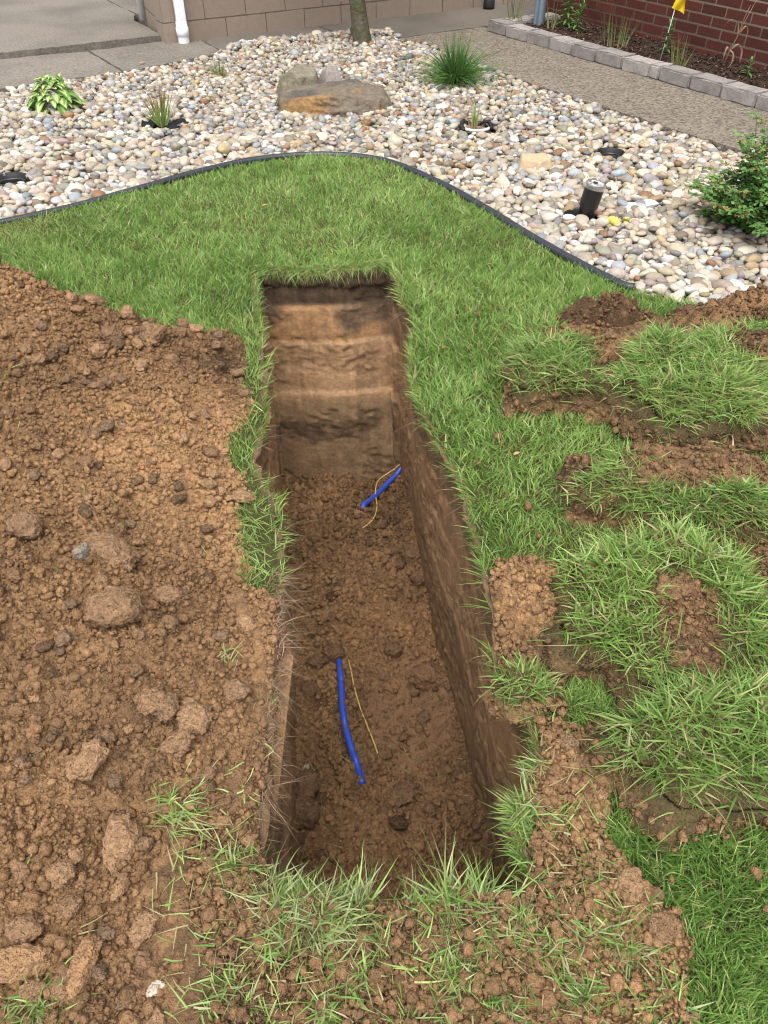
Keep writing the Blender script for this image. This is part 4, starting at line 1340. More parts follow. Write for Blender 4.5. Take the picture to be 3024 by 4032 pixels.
def make_lawn():
    n = 500000
    x, y = rng.uniform(-2.4, 1.9, n), rng.uniform(0.28, 4.95, n)
    x[:70000], y[:70000] = rng.uniform(0.25, 0.95, 70000), rng.uniform(0.3, 1.2, 70000)
    d = lawn_density(x, y)
    d[:70000] *= 0.5
    # finer and denser close by
    k = rng.random(n) < d
    fr, dep = in_frame(np.column_stack([x, y, np.zeros(n)]), 0.05)
    k &= fr
    x, y, dep = x[k], y[k], dep[k]
    n = len(x)
    z = ground_z(x, y)[0] - 0.010
    tuft = np.zeros(n)
    for tx, ty, tr in TUFTS:
        tuft = np.maximum(tuft, (np.hypot(x - tx, y - ty) < tr * 1.1).astype(float))
    hvar = fbm2(x * 3.2, y * 3.2, 4, 811, 0.7)
    h = (0.041 + 0.020 * hvar) * rng.uniform(0.5, 1.45, n)
    ph = 2 * math.pi * fbm2(x * 4.5, y * 4.5, 2, 815) * 1.6 + rng.normal(0, 1.3, n)
    lean = np.abs(rng.normal(0.55, 0.35, n)) + 0.25 * (hvar + 0.4)
    dr = drim(x, y)
    rim = dr < 0.035
    # blades on the lip lean out over the hole
    eps = 0.01
    gx, gy = np.zeros(n), np.zeros(n)
    xr, yr = x[rim], y[rim]
    gx[rim] = (drim(xr + eps, yr) - drim(xr - eps, yr)) / (2 * eps)
    gy[rim] = (drim(xr, yr + eps) - drim(xr, yr - eps)) / (2 * eps)
    lx, ly = np.cos(ph) * lean, np.sin(ph) * lean
    rl = np.where(rim, rng.uniform(0.1, 1.3, n), 0)
    lx, ly = lx - gx * rl, ly - gy * rl
    laid = (tuft > 0) & soil_mask(x, y)
    lx, ly = np.where(laid, lx * 1.7, lx), np.where(laid, ly * 1.7, ly)
    h = np.where(rim, h * rng.uniform(1.0, 1.5, n), h)
    near_end = (y < 0.62) & (y > 0.52) & (x > -0.2) & (x < 0.24)
    h = np.where(near_end, h * rng.uniform(0.7, 1.2, n), h)
    ly = np.where(near_end, np.abs(ly) * 0.8 + 0.2, ly)
    dirv = np.column_stack([lx, ly, np.ones(n)])
    w = rng.uniform(0.0019, 0.0037, n) * (0.80 + 0.14 * dep) * np.where(near_end, 1.25, 1)
    bend = np.column_stack([lx * 0.15 + rng.normal(0, .12, n), ly * 0.15 + rng.normal(0, .12, n), -rng.uniform(0.0, 0.30, n)])
    c = grass_colour(x, y, n, rng)
    dry = (laid | near_end) & (rng.random(n) < 0.4)
    c = np.where(dry[:, None], np.array([0.27, 0.32, 0.12]) * rng.uniform(0.8, 1.15, (n, 1)), c)
    mb = MB()
    for kk, ns in ((dep < 2.9, 3), (dep >= 2.9, 2)):
        cc = c[kk]
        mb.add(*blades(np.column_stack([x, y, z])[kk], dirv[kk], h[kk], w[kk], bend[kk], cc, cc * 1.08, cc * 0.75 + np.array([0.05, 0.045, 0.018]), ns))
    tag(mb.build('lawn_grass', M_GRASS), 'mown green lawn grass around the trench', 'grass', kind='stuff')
make_lawn()

# clumps of longer, trampled grass left standing on the bare ground and the near lip
def make_tufts():
    V_, T_, Q_, C_ = [], [], [], []
    mb = MB()
    LONG = [(-0.20, 0.60, 0.06, 230, 0.075, (0.5, 0.25), 0.75), (-0.12, 0.575, 0.075, 380, 0.080, (0.5, 0.15), 0.7), (-0.05, 0.59, 0.035, 110, 0.080, (0.2, 0.4), 0.5), (0.06, 0.600, 0.025, 30, 0.085, (0.1, 0.5), 0.35), (0.12, 0.600, 0.04, 80, 0.105, (0.0, 0.5), 0.3),
            (0.18, 0.600, 0.035, 70, 0.095, (0.0, 0.5), 0.3), (0.25, 0.66, 0.05, 260, 0.060, (-0.5, 0.2), 0.4), (0.28, 0.76, 0.05, 300, 0.055, (-0.6, 0.1), 0.4), (0.315, 0.86, 0.04, 200, 0.050, (-0.4, 0.0), 0.4), (-0.30, 0.645, 0.045, 130, 0.070, (0.5, -0.1), 0.4), (-0.40, 0.745, 0.035, 70, 0.065, (0.8, -0.1), 0.3)]
    LONG = [(q[0], q[1] - 0.03 if q[1] < 0.61 else q[1], *q[2:]) for q in LONG]
    for _ in range(46):
        qx, qy = random.uniform(-0.30, 0.52), random.uniform(0.36, 0.60)
        if soil_mask(np.array([qx]), np.array([qy]))[0]:
            LONG.append((qx, qy, random.uniform(0.015, 0.04), random.randint(14, 70), random.uniform(0.035, 0.06), (random.uniform(-.6, .6), random.uniform(-.6, .4)), 0.4))
    LONG += [(tx, ty, tr, int(46000 * tr * tr), 0.048, (random.uniform(-.5, .5), random.uniform(-.5, .3)), 0.35) for tx, ty, tr in TUFTS]
    for cx, cy, r, n, h, lean, pale in LONG:
        a, q = rng.uniform(0, 2 * math.pi, n), r * np.abs(rng.normal(0, 0.55, n))
        x, y = cx + q * np.cos(a), cy + q * np.sin(a)
        k = ~in_rim(x, y)
        x, y = x[k], y[k]
        n = len(x)
        z = ground_z(x, y)[0] + np.where(soil_mask(x, y), 0.006, -0.008)
        if cx < -0.35:
            z = np.maximum(z, heap_surface(x, y))
        d = np.column_stack([rng.normal(lean[0], 0.75, n), rng.normal(lean[1], 0.75, n), rng.uniform(0.25, 1.1, n)])
        bend = np.column_stack([rng.normal(0, 0.15, (n, 2)), -rng.uniform(0.05, 0.4, n)])
        c = grass_colour(x, y, n, rng)
        c = np.where((rng.random(n) < pale)[:, None], np.array([0.36, 0.40, 0.19]) * rng.uniform(0.75, 1.2, (n, 1)), c)
        mb.add(*blades(np.column_stack([x, y, z]), d, h * rng.uniform(0.45, 1.35, n), rng.uniform(0.0028, 0.0050, n), bend, c, c * 1.05, c * 0.7 + np.array([0.10, 0.085, 0.04]), nseg=4))
    tag(mb.build('trampled_grass', M_GRASS), 'trampled grass tufts on bare soil at the near end of the trench', 'grass', kind='stuff')
make_tufts()

# loose blades, roots and straw fringe along the lip and over the bare ground
def make_fringe():
    rim = resample(RIM, 0.004)
    sel = rng.random(len(rim)) < 0.55
    p = rim[sel] + rng.normal(0, 0.006, (sel.sum(), 2))
    n = len(p)
    c = np.array([-0.06, 1.9])
    inward = np.column_stack([np.where(np.abs(p[:, 1] - 3.3) < 0.14, 0, -np.sign(p[:, 0] - (x_left(p[:, 1]) + x_right(p[:, 1])) / 2)), np.where(p[:, 1] > 3.2, -1.0, np.where(p[:, 1] < 0.66, 1.0, 0))])
    inward = inward + rng.normal(0, 0.45, (n, 2))
    d = np.column_stack([inward, rng.uniform(-0.5, 0.35, n)])
    h = rng.uniform(0.02, 0.07, n)
    col = np.where((rng.random(n) < 0.6)[:, None], np.array([[0.20, 0.125, 0.075]]), np.array([[0.34, 0.26, 0.15]])) * rng.uniform(0.6, 1.2, (n, 1))
    bend = np.column_stack([rng.normal(0, 0.3, (n, 2)), -rng.uniform(0.1, 0.9, n)])
    z = -rng.uniform(0.0, 0.07, n)
    V, T, Q, C = blades(np.column_stack([p, z]), d, h, rng.uniform(0.0010, 0.0020, n), bend, col, nseg=4)
    m = 2300
    t = rng.uniform(0, 1, m)
    fx = -0.56 + 0.62 * t
    fy = np.interp(fx, [q[0] for q in RIM_F], [q[1] for q in RIM_F]) + 0.004 + rng.uniform(-0.016, 0.03, m)
    d = np.column_stack([rng.normal(0, 0.6, m), -rng.uniform(0.1, 1.3, m), rng.uniform(0.0, 0.9, m)])
    bend = np.column_stack([rng.normal(0, 0.2, (m, 2)), -rng.uniform(0.1, 1.1, m)])
    col = grass_colour(fx, fy, m, rng)
    col = np.where((rng.random(m) < 0.2)[:, None], np.array([[0.40, 0.30, 0.17]]), col)
    far = blades(np.column_stack([fx, fy, np.full(m, -0.003)]), d, rng.uniform(0.03, 0.085, m), rng.uniform(0.003, 0.0046, m), bend, col, nseg=4)
    tag(MB().add(*far).build('overhanging_grass', M_GRASS), 'grass hanging over the far lip of the trench', 'grass', kind='stuff')
    # rootlets spilling over the left lip nearest the camera
    m = 900
    y = rng.choice([0.78, 0.90, 1.02, 1.10, 1.18, 1.25, 1.33, 1.38], m) + rng.normal(0, 0.028, m)
    x = x_left(y) - np.abs(rng.normal(0, 0.02, m))
    d = np.column_stack([rng.uniform(-0.3, 0.9, m), rng.normal(0, 0.8, m), rng.uniform(-0.5, 0.8, m)])
    bend = np.column_stack([rng.normal(0.1, 0.5, m), rng.normal(0, 0.6, m), -rng.uniform(0.3, 1.3, m)])
    col = np.array([[0.36, 0.25, 0.16]]) * rng.uniform(0.6, 1.3, (m, 1))
    V2, T2, Q2, C2 = blades(np.column_stack([x, y, np.full(m, 0.004)]), d, rng.uniform(0.025, 0.08, m), rng.uniform(0.0011, 0.0022, m), bend, col, nseg=4)
    o = MB().add(V, T, Q, C).add(V2, T2, Q2, C2)
    tag(o.build('root_fringe', M_GRASS), 'fine tan roots hanging over the trench lip', 'roots', kind='stuff')
    # loose cut blades lying about on bare soil, heap and trench floor
    n = 900
    x, y = rng.uniform(-0.45, 0.6, n), rng.uniform(0.3, 1.05, n)
    k = soil_mask(x, y) & ~in_rim(x, y) & (heap_z(x, y) < 0.01)
    x, y = x[k], y[k]
    z = ground_z(x, y)[0] + rng.uniform(0.016, 0.024, len(x))
    x2, y2 = rng.uniform(-1.4, -0.35, 70), rng.uniform(0.4, 2.6, 70)
    z2 = heap_surface(x2, y2) + 0.008
    kk = heap_z(x2, y2) > 0.02
    x3, y3 = rng.uniform(-0.28, 0.38, 42), rng.uniform(0.85, 1.6, 42)
    z3 = floor_z(x3, y3) + 0.012
    # wisps on the heap
    x4, y4 = rng.normal(-0.40, 0.03, 26), rng.normal(0.735, 0.014, 26)
    z4 = np.maximum(heap_surface(x4, y4), 0) + rng.uniform(0.01, 0.03, 26)
    x5, y5 = rng.normal(-0.372, 0.010, 16), rng.normal(1.12, 0.012, 16)
    z5 = np.maximum(heap_surface(x5, y5), 0) + rng.uniform(0.01, 0.02, 16)
    P = np.concatenate([np.column_stack([x, y, z]), np.column_stack([x2, y2, z2])[kk], np.column_stack([x3, y3, z3]), np.column_stack([x4, y4, z4]), np.column_stack([x5, y5, z5])])
    n = len(P)
    az = rng.uniform(0, 2 * math.pi, n)
    az[-42:-16] = rng.normal(-0.2, 0.5, 26)
    d = np.column_stack([np.cos(az), np.sin(az), rng.uniform(-0.05, 0.22, n)])
    c = grass_colour(P[:, 0], P[:, 1], n, rng)
    c = np.where((rng.random(n) < 0.35)[:, None], np.array([[0.36, 0.32, 0.15]]), c)
    V, T, Q, C = blades(P, d, rng.uniform(0.025, 0.065, n), rng.uniform(0.0018, 0.0036, n), np.column_stack([rng.normal(0, 0.2, (n, 2)), -rng.uniform(0, 0.12, n)]), c, flat=np.column_stack([rng.normal(0, 0.3, (n, 2)), np.ones(n)]))
    tag(MB().add(V, T, Q, C).build('loose_grass', M_GRASS), 'loose cut grass blades strewn over bare soil and heap', 'grass', kind='stuff')
make_fringe()

def sod(label, cx, cy, ax, ay, ht, rz, tilt, seed, dens=1.0, bare=None, blade=0.062, comb=(0, -1), power=2.6, zbase=0.0, blue=0.2, grass_z=0.55, skirt=0.05):
    """an irregular lump of lifted turf: soil body plus its own grass"""
    root = empty('turf_clump', (cx, cy, 0), 0)
    tag(root, label, 'turf', 'lifted turf right of the trench')
    na, nr = 120, 44
    th = np.linspace(0, 2 * math.pi, na, endpoint=False)
    rr = np.concatenate([np.linspace(0, 0.78, nr - 18), 1 - np.linspace(0.47, 0, 18) ** 2])
    TH, RR = np.meshgrid(th, rr)
    outl = 1 + 0.20 * noise2(np.cos(TH) * 1.9 + seed, np.sin(TH) * 1.9, seed) + 0.13 * noise2(np.cos(TH) * 5 + seed, np.sin(TH) * 5, seed + 1)
    sq_ = 1 / (np.abs(np.cos(TH)) ** power + np.abs(np.sin(TH)) ** power) ** (1 / power)
    lx, ly = RR * outl * sq_ * np.cos(TH) * ax, RR * outl * sq_ * np.sin(TH) * ay
    prof = np.clip(1 - RR ** 7.0, 0, 1) ** 0.6
    c_, s_ = math.cos(rz), math.sin(rz)
    X, Y = lx * c_ - ly * s_, lx * s_ + ly * c_
    dome = 0.80 + 0.20 * (1 - RR ** 2)
    slope = 1 + tilt[0] * X / ax + tilt[1] * Y / ay
    nz_ = 0.055 * fbm2((X + seed) * 6, Y * 6, 3, seed + 2) + 0.016 * fbm2((X + seed) * 20, Y * 20, 3, seed + 3)
    l1, i1 = lumps(X + seed, Y, 0.045, seed + 5, 0.7)
    l2, i2 = lumps(X + seed, Y, 0.018, seed + 6, 0.8)
    def bare_at(x, y):
        if bare is None:
            return np.zeros(np.shape(x))
        wx, wy = x + 0.025 * fbm2((x + seed) * 14, y * 14, 3, seed + 7), y + 0.025 * fbm2((x + seed) * 14, y * 14 + 30, 3, seed + 8)
        return bare(wx, wy)
    B = bare_at(X, Y)
    Z = prof * (ht * dome * slope + nz_) + B * (0.012 * l1 + 0.006 * l2 - 0.012) - (1 - prof) * 0.02
    Z = Z + zbase
    sidew = (1 - sstep(0.5, 0.95, prof)) * (RR > 0.5)
    X = X + sidew * 0.042 * fbm3(X * 22 + seed, Y * 22, Z * 30, 3, seed + 11)
    Y = Y + sidew * 0.042 * fbm3(X * 22 + seed, Y * 22 + 40, Z * 30, 3, seed + 12)
    C = soil_colour(X + cx, Y + cy, i1 * (l1 > .1), i2, -0.12, seed + 9)
    C = mix(C, np.array([0.06, 0.055, 0.025]), (1 - B) * sstep(0.3, 0.7, prof) * 0.7)
    idx = np.arange(X.size).reshape(X.shape)
    nx = np.roll(idx, -1, 1)
    Q = np.stack([idx[:-1], nx[:-1], nx[1:], idx[1:]], -1).reshape(-1, 4)
    me = build_mesh('soil_body', np.stack([X, Y, Z], -1).reshape(-1, 3), None, Q, True, C.reshape(-1, 3))
    link('soil_body', me, M_SOIL, root)
    bi = np.nonzero((B.ravel() > 0.6) | (prof.ravel() < 0.75))[0]
    if len(bi):
        e = np.stack([X, Y, Z], -1).reshape(-1, 3)[rng.choice(bi, int(26000 * ax * ay * 3))]
        EXTRA.append((e + rng.normal(0, 0.004, e.shape) * [1, 1, 0.4] + [cx, cy, 0], -0.2))
    # grass
    n = int(21000 * ax * ay * 4 * dens)
    t, r = rng.uniform(0, 2 * math.pi, n), np.sqrt(rng.uniform(0, 1, n))
    rr_ = np.interp(r, [0, 1], [0, 1])
    fi, fj = (t / (2 * math.pi) * na), np.interp(rr_, rr, np.arange(nr))
    i0, j0 = fi.astype(int) % na, np.clip(fj.astype(int), 0, nr - 2)
    i1_ = (i0 + 1) % na
    u, v = (fi - fi.astype(int)), fj - j0
    G = np.stack([X, Y, Z], -1)
    p = (G[j0, i0] * ((1 - u) * (1 - v))[:, None] + G[j0, i1_] * (u * (1 - v))[:, None] + G[j0 + 1, i0] * ((1 - u) * v)[:, None] + G[j0 + 1, i1_] * (u * v)[:, None])
    b = bare_at(p[:, 0], p[:, 1])
    k = rng.random(n) > b * 0.985
    k &= (p[:, 2] - zbase > ht * grass_z) | (rng.random(n) < skirt)
    p, t, r = p[k], t[k], r[k]
    n = len(p)
    out = np.column_stack([p[:, 0] / ax, p[:, 1] / ay])
    out /= np.linalg.norm(out, axis=1)[:, None] + 1e-6
    ed = sstep(0.45, 1.0, r)[:, None]
    cmb = np.asarray(comb, float)[None]
    d2 = out * ed * 0.9 + cmb * (0.2 + 0.5 * rng.random((n, 1))) + rng.normal(0, 0.85, (n, 2))
    d = np.column_stack([d2, np.full(n, 0.85)])
    bend = np.column_stack([d2 * 0.12 + rng.normal(0, 0.1, (n, 2)), -(0.10 + 0.45 * ed[:, 0]) * rng.uniform(0.0, 1.2, n)])
    h = blade * 0.88 * rng.uniform(0.4, 1.45, n)
    c = grass_colour(p[:, 0] + cx, p[:, 1] + cy, n, rng, blue)
    c = np.where((rng.random(n) < 0.10)[:, None], np.array([0.45, 0.40, 0.20]) * rng.uniform(0.7, 1.1, (n, 1)), c)
    V, T, Q, C = blades(p, d, h, rng.uniform(0.0030, 0.0056, n), bend, c, c * 1.1, c * 0.6 + np.array([0.10, 0.08, 0.035]))
    g = link('grass_blades', build_mesh('grass_blades', V, T, Q, False, C), M_GRASS, root)
    tag(g, kind='stuff')
    return root

def mound(label, cx, cy, ax, ay, ht, rz, seed, bias=-0.05):
    na, nr = 110, 46
    th, rr = np.linspace(0, 2 * math.pi, na, endpoint=False), np.linspace(0, 1, nr)
    TH, RR = np.meshgrid(th, rr)
    o_ = 1 + 0.3 * noise2(np.cos(TH) * 1.6 + seed, np.sin(TH) * 1.6, seed) + 0.10 * noise2(np.cos(TH) * 5 + seed, np.sin(TH) * 5, seed + 1)
    lx, ly = RR * o_ * np.cos(TH) * ax, RR * o_ * np.sin(TH) * ay
    X, Y = lx * math.cos(rz) - ly * math.sin(rz) + cx, lx * math.sin(rz) + ly * math.cos(rz) + cy
    l1, i1 = lumps(X, Y, 0.07, seed + 2, 0.7)
    l2, i2 = lumps(X, Y, 0.03, seed + 3, 0.8)
    l3, _ = lumps(X, Y, 0.016, seed + 4, 0.85)
    e = 1 - RR ** 2.5
    Z = e * ht * (1 + 0.5 * fbm2(X * 8, Y * 8, 2, seed + 5)) + sstep(0, 0.25, e) * (0.030 * l1 + 0.017 * l2 + 0.010 * l3) - 0.015 * (RR > 0.97)
    C = soil_colour(X, Y, i1 * (l1 > .1), i2, bias, seed + 6)
    idx = np.arange(X.size).reshape(X.shape)
    nx = np.roll(idx, -1, 1)
    Q = np.stack([idx[:-1], nx[:-1], nx[1:], idx[1:]], -1).reshape(-1, 4)
    V = np.stack([X, Y, Z], -1).reshape(-1, 3)
    EXTRA.append((V[rng.integers(0, len(V) - na * 3, int(26000 * ax * ay * 3))] + rng.normal(0, 0.004, (int(26000 * ax * ay * 3), 3)) * [1, 1, 0.3], bias))
    tag(link('soil_mound', build_mesh('soil_mound', np.stack([X, Y, Z], -1).reshape(-1, 3), None, Q, True, C.reshape(-1, 3)), M_SOIL), label, 'soil heap')
mound('low mound of dark soil on the grass below the edging end', 0.90, 2.83, 0.17, 0.075, 0.045, 0.05, 151, -0.25)
mound('loose brown soil mound beside the river stones at the right', 1.42, 2.62, 0.34, 0.20, 0.12, -0.3, 161, -0.05)
mound('small soil mound behind the small turf clump', 0.76, 2.56, 0.20, 0.09, 0.06, -0.1, 171, -0.15)
mound('smooth orange soil patch on the right lip of the trench', 0.375, 1.30, 0.085, 0.13, 0.022, 0.1, 181, 0.55)
mound('brown soil between the small clump and the soil-topped slab', 0.60, 1.76, 0.085, 0.12, 0.045, 0.2, 191, -0.1)
mound('dark soil hollow at the right edge behind the holed turf clump', 1.02, 1.38, 0.24, 0.10, 0.03, -0.35, 195, -0.3)
sod('small grassy turf clump nearest the middle of the lawn', 0.60, 2.30, 0.19, 0.16, 0.15, 0.2, (0.05, 0.1), 21, 1.0, lambda x, y: sstep(0.02, 0.06, y - 0.10 + 0.10 * x) + sstep(0.10, 0.15, x), comb=(-0.5, -0.7))
sod('tallest thick grassed turf clump at the right edge behind the others', 1.06, 2.17, 0.30, 0.27, 0.20, 0.1, (0.1, 0.2), 31, 1.15, lambda x, y: sstep(0.20, 0.10, np.hypot((x - 0.22) * 1.0, (y - 0.10) * 1.8)), comb=(-0.35, -0.75), blade=0.066)
sod('long turf slab topped with bare soil and fringed with grass in front', 0.97, 1.66, 0.40, 0.165, 0.13, -0.10, (0.0, 0.2), 41, 1.15, lambda x, y: sstep(-0.045, 0.0, y + 0.12 * x) * sstep(-0.30, -0.22, x), comb=(-0.1, -1.0), blade=0.060, grass_z=0.25, skirt=0.4)
sod('pale grassed turf clump with a hole of bare rooty soil in the middle', 0.68, 1.205, 0.275, 0.235, 0.15, 0.3, (0.1, 0.2), 51, 1.0, lambda x, y: sstep(0.115, 0.065, np.hypot((x - 0.02) * 1.25, (y + 0.075) * 0.62)), comb=(-0.2, -0.5), blade=0.066, blue=0.0)
sod('dense dark turf clump in front of the others at the right edge', 0.735, 0.86, 0.26, 0.15, 0.13, 0.05, (0.1, 0.25), 61, 1.2, None, comb=(-0.3, -0.8), blade=0.066)
sod('little turf tuft on the right lip of the trench', 0.325, 1.035, 0.065, 0.05, 0.055, 0.4, (0.0, 0.0), 71, 1.6, None, comb=(-0.6, -0.3), blade=0.045)
sod('small dark turf scrap on the loose soil behind the tallest clump', 1.36, 2.52, 0.085, 0.055, 0.10, 0.2, (0.0, 0.2), 81, 1.3, None, comb=(-0.2, -0.9), blade=0.045)
make_crumbs()

# ================================================================== SMALL THINGS IN THE TRENCH
M_PIPE = mat('blue_pipe', base=(0.030, 0.085, 0.52), rough=0.35, spec=0.5, rampcol=(0.17, 0.095, 0.052), rampscale=60, rampw=(0.59, 0.63))
M_WIRE = mat('yellow_wire', base=(0.62, 0.45, 0.13), rough=0.5, spec=0.4, rampcol=(0.25, 0.15, 0.07), rampscale=50, rampw=(0.58, 0.64))
def lay(pts, r, off, ends):
    p = spline([(x, y, 0) for x, y in pts], 10)
    z = floor_z(p[:, 0], p[:, 1])
    k = max(3, len(z) // 5)
    zs = np.convolve(np.pad(z, k, mode='edge'), np.ones(2 * k + 1) / (2 * k + 1), 'valid')
    t = np.linspace(0, 1, len(z))
    p[:, 2] = np.maximum(zs, z * 0.4 + zs * 0.6) + off
    p[:, 2] -= ends[0] * sstep(0.14, 0.0, t) + ends[1] * sstep(0.86, 1.0, t)
    return p
tag(MB().tube(lay([(-0.191, 2.00), (-0.178, 1.90), (-0.171, 1.814), (-0.155, 1.685), (-0.122, 1.565), (-0.080, 1.45)], 0, 0.027, (0.02, 0.036)), 0.0138, 14).build('water_pipe', M_PIPE, None, True), 'curved blue plastic water pipe lying nearest on the trench floor', 'pipe')
p1 = lay([(0.115, 3.245), (0.014, 3.131), (-0.059, 3.008), (-0.125, 2.873)], 0, 0.030, (-0.02, 0.040))
tag(MB().tube(p1, 0.0138, 14).build('water_pipe', M_PIPE, None, True), 'blue water pipe emerging from the far right corner of the trench', 'pipe')
tag(MB().tube(lay([(-0.152, 2.016), (-0.111, 1.814), (-0.062, 1.675), (-0.012, 1.53)], 0, 0.025, (0.018, 0.018)), 0.0030, 6).build('tracer_wire', M_WIRE, None, True), 'straight yellow tracer wire beside the near blue pipe', 'wire')
w = lay([(0.118, 3.235), (0.030, 3.190), (-0.030, 3.139), (-0.044, 3.044), (-0.036, 2.936), (-0.057, 2.831), (-0.105, 2.77)], 0, 0.026, (-0.03, 0.010))
t_ = np.linspace(0, 1, len(w))
w[:, 2] += 0.034 * sstep(0.0, 0.1, t_) * sstep(0.6, 0.45, t_)
tag(MB().tube(w, 0.0030, 6).build('tracer_wire', M_WIRE, None, True), 'bent pale tracer wire looped over the far blue pipe', 'wire')

# ================================================================== IN THE STONE BED
M_BOULD = mat('sandstone', base=(0.150, 0.125, 0.098), rough=0.9, spec=0.2, noise=0.4, nscale=22, bump=0.7, bscale=110, bump2=0.6, b2scale=25, rampcol=(0.26, 0.150, 0.060), rampscale=4.2, rampw=(0.46, 0.66), bdist=0.004)
M_BOULD2 = mat('mossy_stone', base=(0.185, 0.165, 0.120), rough=0.92, spec=0.2, noise=0.4, nscale=24, bump=0.7, bscale=110, bump2=0.6, b2scale=25, rampcol=(0.105, 0.110, 0.045), rampscale=6.0, rampw=(0.48, 0.62), bdist=0.004)
M_BOULD3 = mat('speckled_stone', base=(0.22, 0.19, 0.175), rough=0.85, noise=0.45, nscale=60, bump=0.5, bscale=120)
M_TANST = mat('tan_flagstone', base=(0.40, 0.31, 0.20), rough=0.85, noise=0.18, nscale=30, bump=0.4, bscale=110)
def boulder(planes, rough, seed, level=5):
    V, T = ico(level)
    n = np.array([q[:3] for q in planes], float)
    d = np.array([q[3] for q in planes], float)
    L = np.linalg.norm(n, axis=1)
    n = n / L[:, None]
    dots = V @ n.T
    r = np.min(np.where(dots > 0.02, d[None] / np.maximum(dots, 0.02), 9.0), axis=1)
    Pn = V * r[:, None]
    f = fbm3(Pn[:, 0] * 9, Pn[:, 1] * 9, Pn[:, 2] * 16, 4, seed)
    strat = noise3(Pn[:, 0] * 3, Pn[:, 1] * 3, Pn[:, 2] * 45, seed + 2)
    Pn = Pn + V * (rough * f + rough * 0.35 * strat)[:, None]
    return Pn, T
Pn, T = boulder([(0, 0, -1, .10), (-1, -.15, .1, .40), (1, .1, .45, .36), (-.25, -1, .25, .17), (.25, -1, .35, .19), (0, 1, .3, .20), (-.10, -.05, 1, .095), (.22, -.10, 1, .125), (-.02, -.6, 1, .150), (-.9, .6, .3, .36), (.9, -.7, .3, .32)], 0.026, 901)
st = sstep(0.02, -0.18, Pn[:, 0] + 0.10 * fbm3(Pn[:, 0] * 7, Pn[:, 1] * 7, Pn[:, 2] * 7, 3, 7)) * sstep(-0.05, -0.12, Pn[:, 1]) + 0.7 * sstep(0.3, 0.55, fbm3(Pn[:, 0] * 6, Pn[:, 1] * 6, Pn[:, 2] * 12, 3, 8))
bc = mix(mix(np.broadcast_to([0.150, 0.122, 0.092], Pn.shape), [0.085, 0.078, 0.068], sstep(-0.1, 0.4, fbm3(Pn[:, 0] * 5, Pn[:, 1] * 5, Pn[:, 2] * 5, 3, 9))), [0.270, 0.155, 0.062], np.clip(st, 0, 1) * 0.85)
tag(link('boulder', build_mesh('boulder', Pn, T, None, True, bc), mat('stained_sandstone', attr='Col', rough=0.9, spec=0.2, noise=0.4, nscale=24, bump=0.8, bscale=110, bump2=0.7, b2scale=25, bdist=0.005), None, (-0.35, 5.99, 0.0), (0, 0, 0.05)), 'long low brown sandstone boulder in the middle of the stone bed', 'boulder')
Pn, T = boulder([(0, 0, -1, .10), (-1, -.2, .25, .145), (1, -.1, .30, .15), (-.55, -1, .30, .115), (.65, -1, .30, .115), (0, 1, .3, .12), (.25, -.35, 1, .150), (-.5, .1, 1, .165)], 0.012, 905)
tag(link('boulder', build_mesh('boulder', Pn, T, None, True), M_BOULD2, None, (-0.612, 6.27, 0.0), (0, 0, 0.1)), 'mossy angular boulder behind the left end of the long boulder', 'boulder')
Pn, T = boulder([(0, 0, -1, .08), (-1, -.2, .3, .085), (1, -.1, .4, .095), (-.1, -1, .4, .08), (0, 1, .3, .08), (.2, -.3, 1, .135), (-.6, 0, 1, .14)], 0.006, 909, 4)
tag(link('boulder', build_mesh('boulder', Pn, T, None, True), M_BOULD3, None, (-0.385, 6.33, 0.01), (0, 0, 0.3)), 'small grey speckled boulder right of the mossy one', 'boulder')
Pn, T = boulder([(0, 0, -1, .03), (0.05, -.05, 1, .026), (-1, .2, .3, .085), (1, .1, .3, .085), (-.3, -1, .5, .06), (.6, -1, .5, .065), (0, 1, .3, .06)], 0.006, 911, 4)
tag(link('flat_stone', build_mesh('flat_stone', Pn, T, None, True), M_TANST, None, (0.885, 4.72, 0.010), (0.12, -0.05, 0.1)), 'flat tan angular stone lying on the river stones', 'stone')

# black insulated tumbler standing in a ground light can
M_POWDER = mat('black_powder_coat', base=(0.010, 0.010, 0.011), rough=0.38, spec=0.5)
M_STEEL = mat('brushed_steel', base=(0.62, 0.62, 0.63), rough=0.28, metal=1.0, noise=0.06, nscale=80)
def lid_mat():
    m = bpy.data.materials.new('clear_lid')
    m.use_nodes = True
    p = m.node_tree.nodes['Principled BSDF']
    p.inputs['Base Color'].default_value = (0.85, 0.87, 0.9, 1)
    p.inputs['Roughness'].default_value = 0.08
    p.inputs['Transmission Weight'].default_value = 0.85
    p.inputs['IOR'].default_value = 1.45
    return m
tum = empty('tumbler', (1.030, 3.965, -0.045))
tum.rotation_euler = (R(-3), R(11), 0)
tag(tum, 'black tumbler with steel rim and clear lid leaning in the stones', 'tumbler')
MB().lathe([(0.0, 0.0), (0.036, 0.0), (0.038, 0.003), (0.0415, 0.070), (0.0485, 0.078), (0.0500, 0.165)], 40).build('body', M_POWDER, tum, True)
MB().lathe([(0.0502, 0.165), (0.0505, 0.166), (0.0512, 0.190), (0.0508, 0.1915), (0.0490, 0.1915), (0.0485, 0.150), (0.0, 0.150)], 40).build('rim', M_STEEL, tum, True)
tlid = MB().lathe([(0.0, 0.188), (0.020, 0.187), (0.036, 0.187), (0.040, 0.1945), (0.0475, 0.1955), (0.0482, 0.190), (0.0480, 0.182), (0.036, 0.182), (0.0, 0.183)], 40).build('lid', lid_mat(), tum, True)
MB().box(-0.008, 0.012, 0.010, 0.030, 0.1885, 0.1925).build('slider', M_BLACK, tlid)

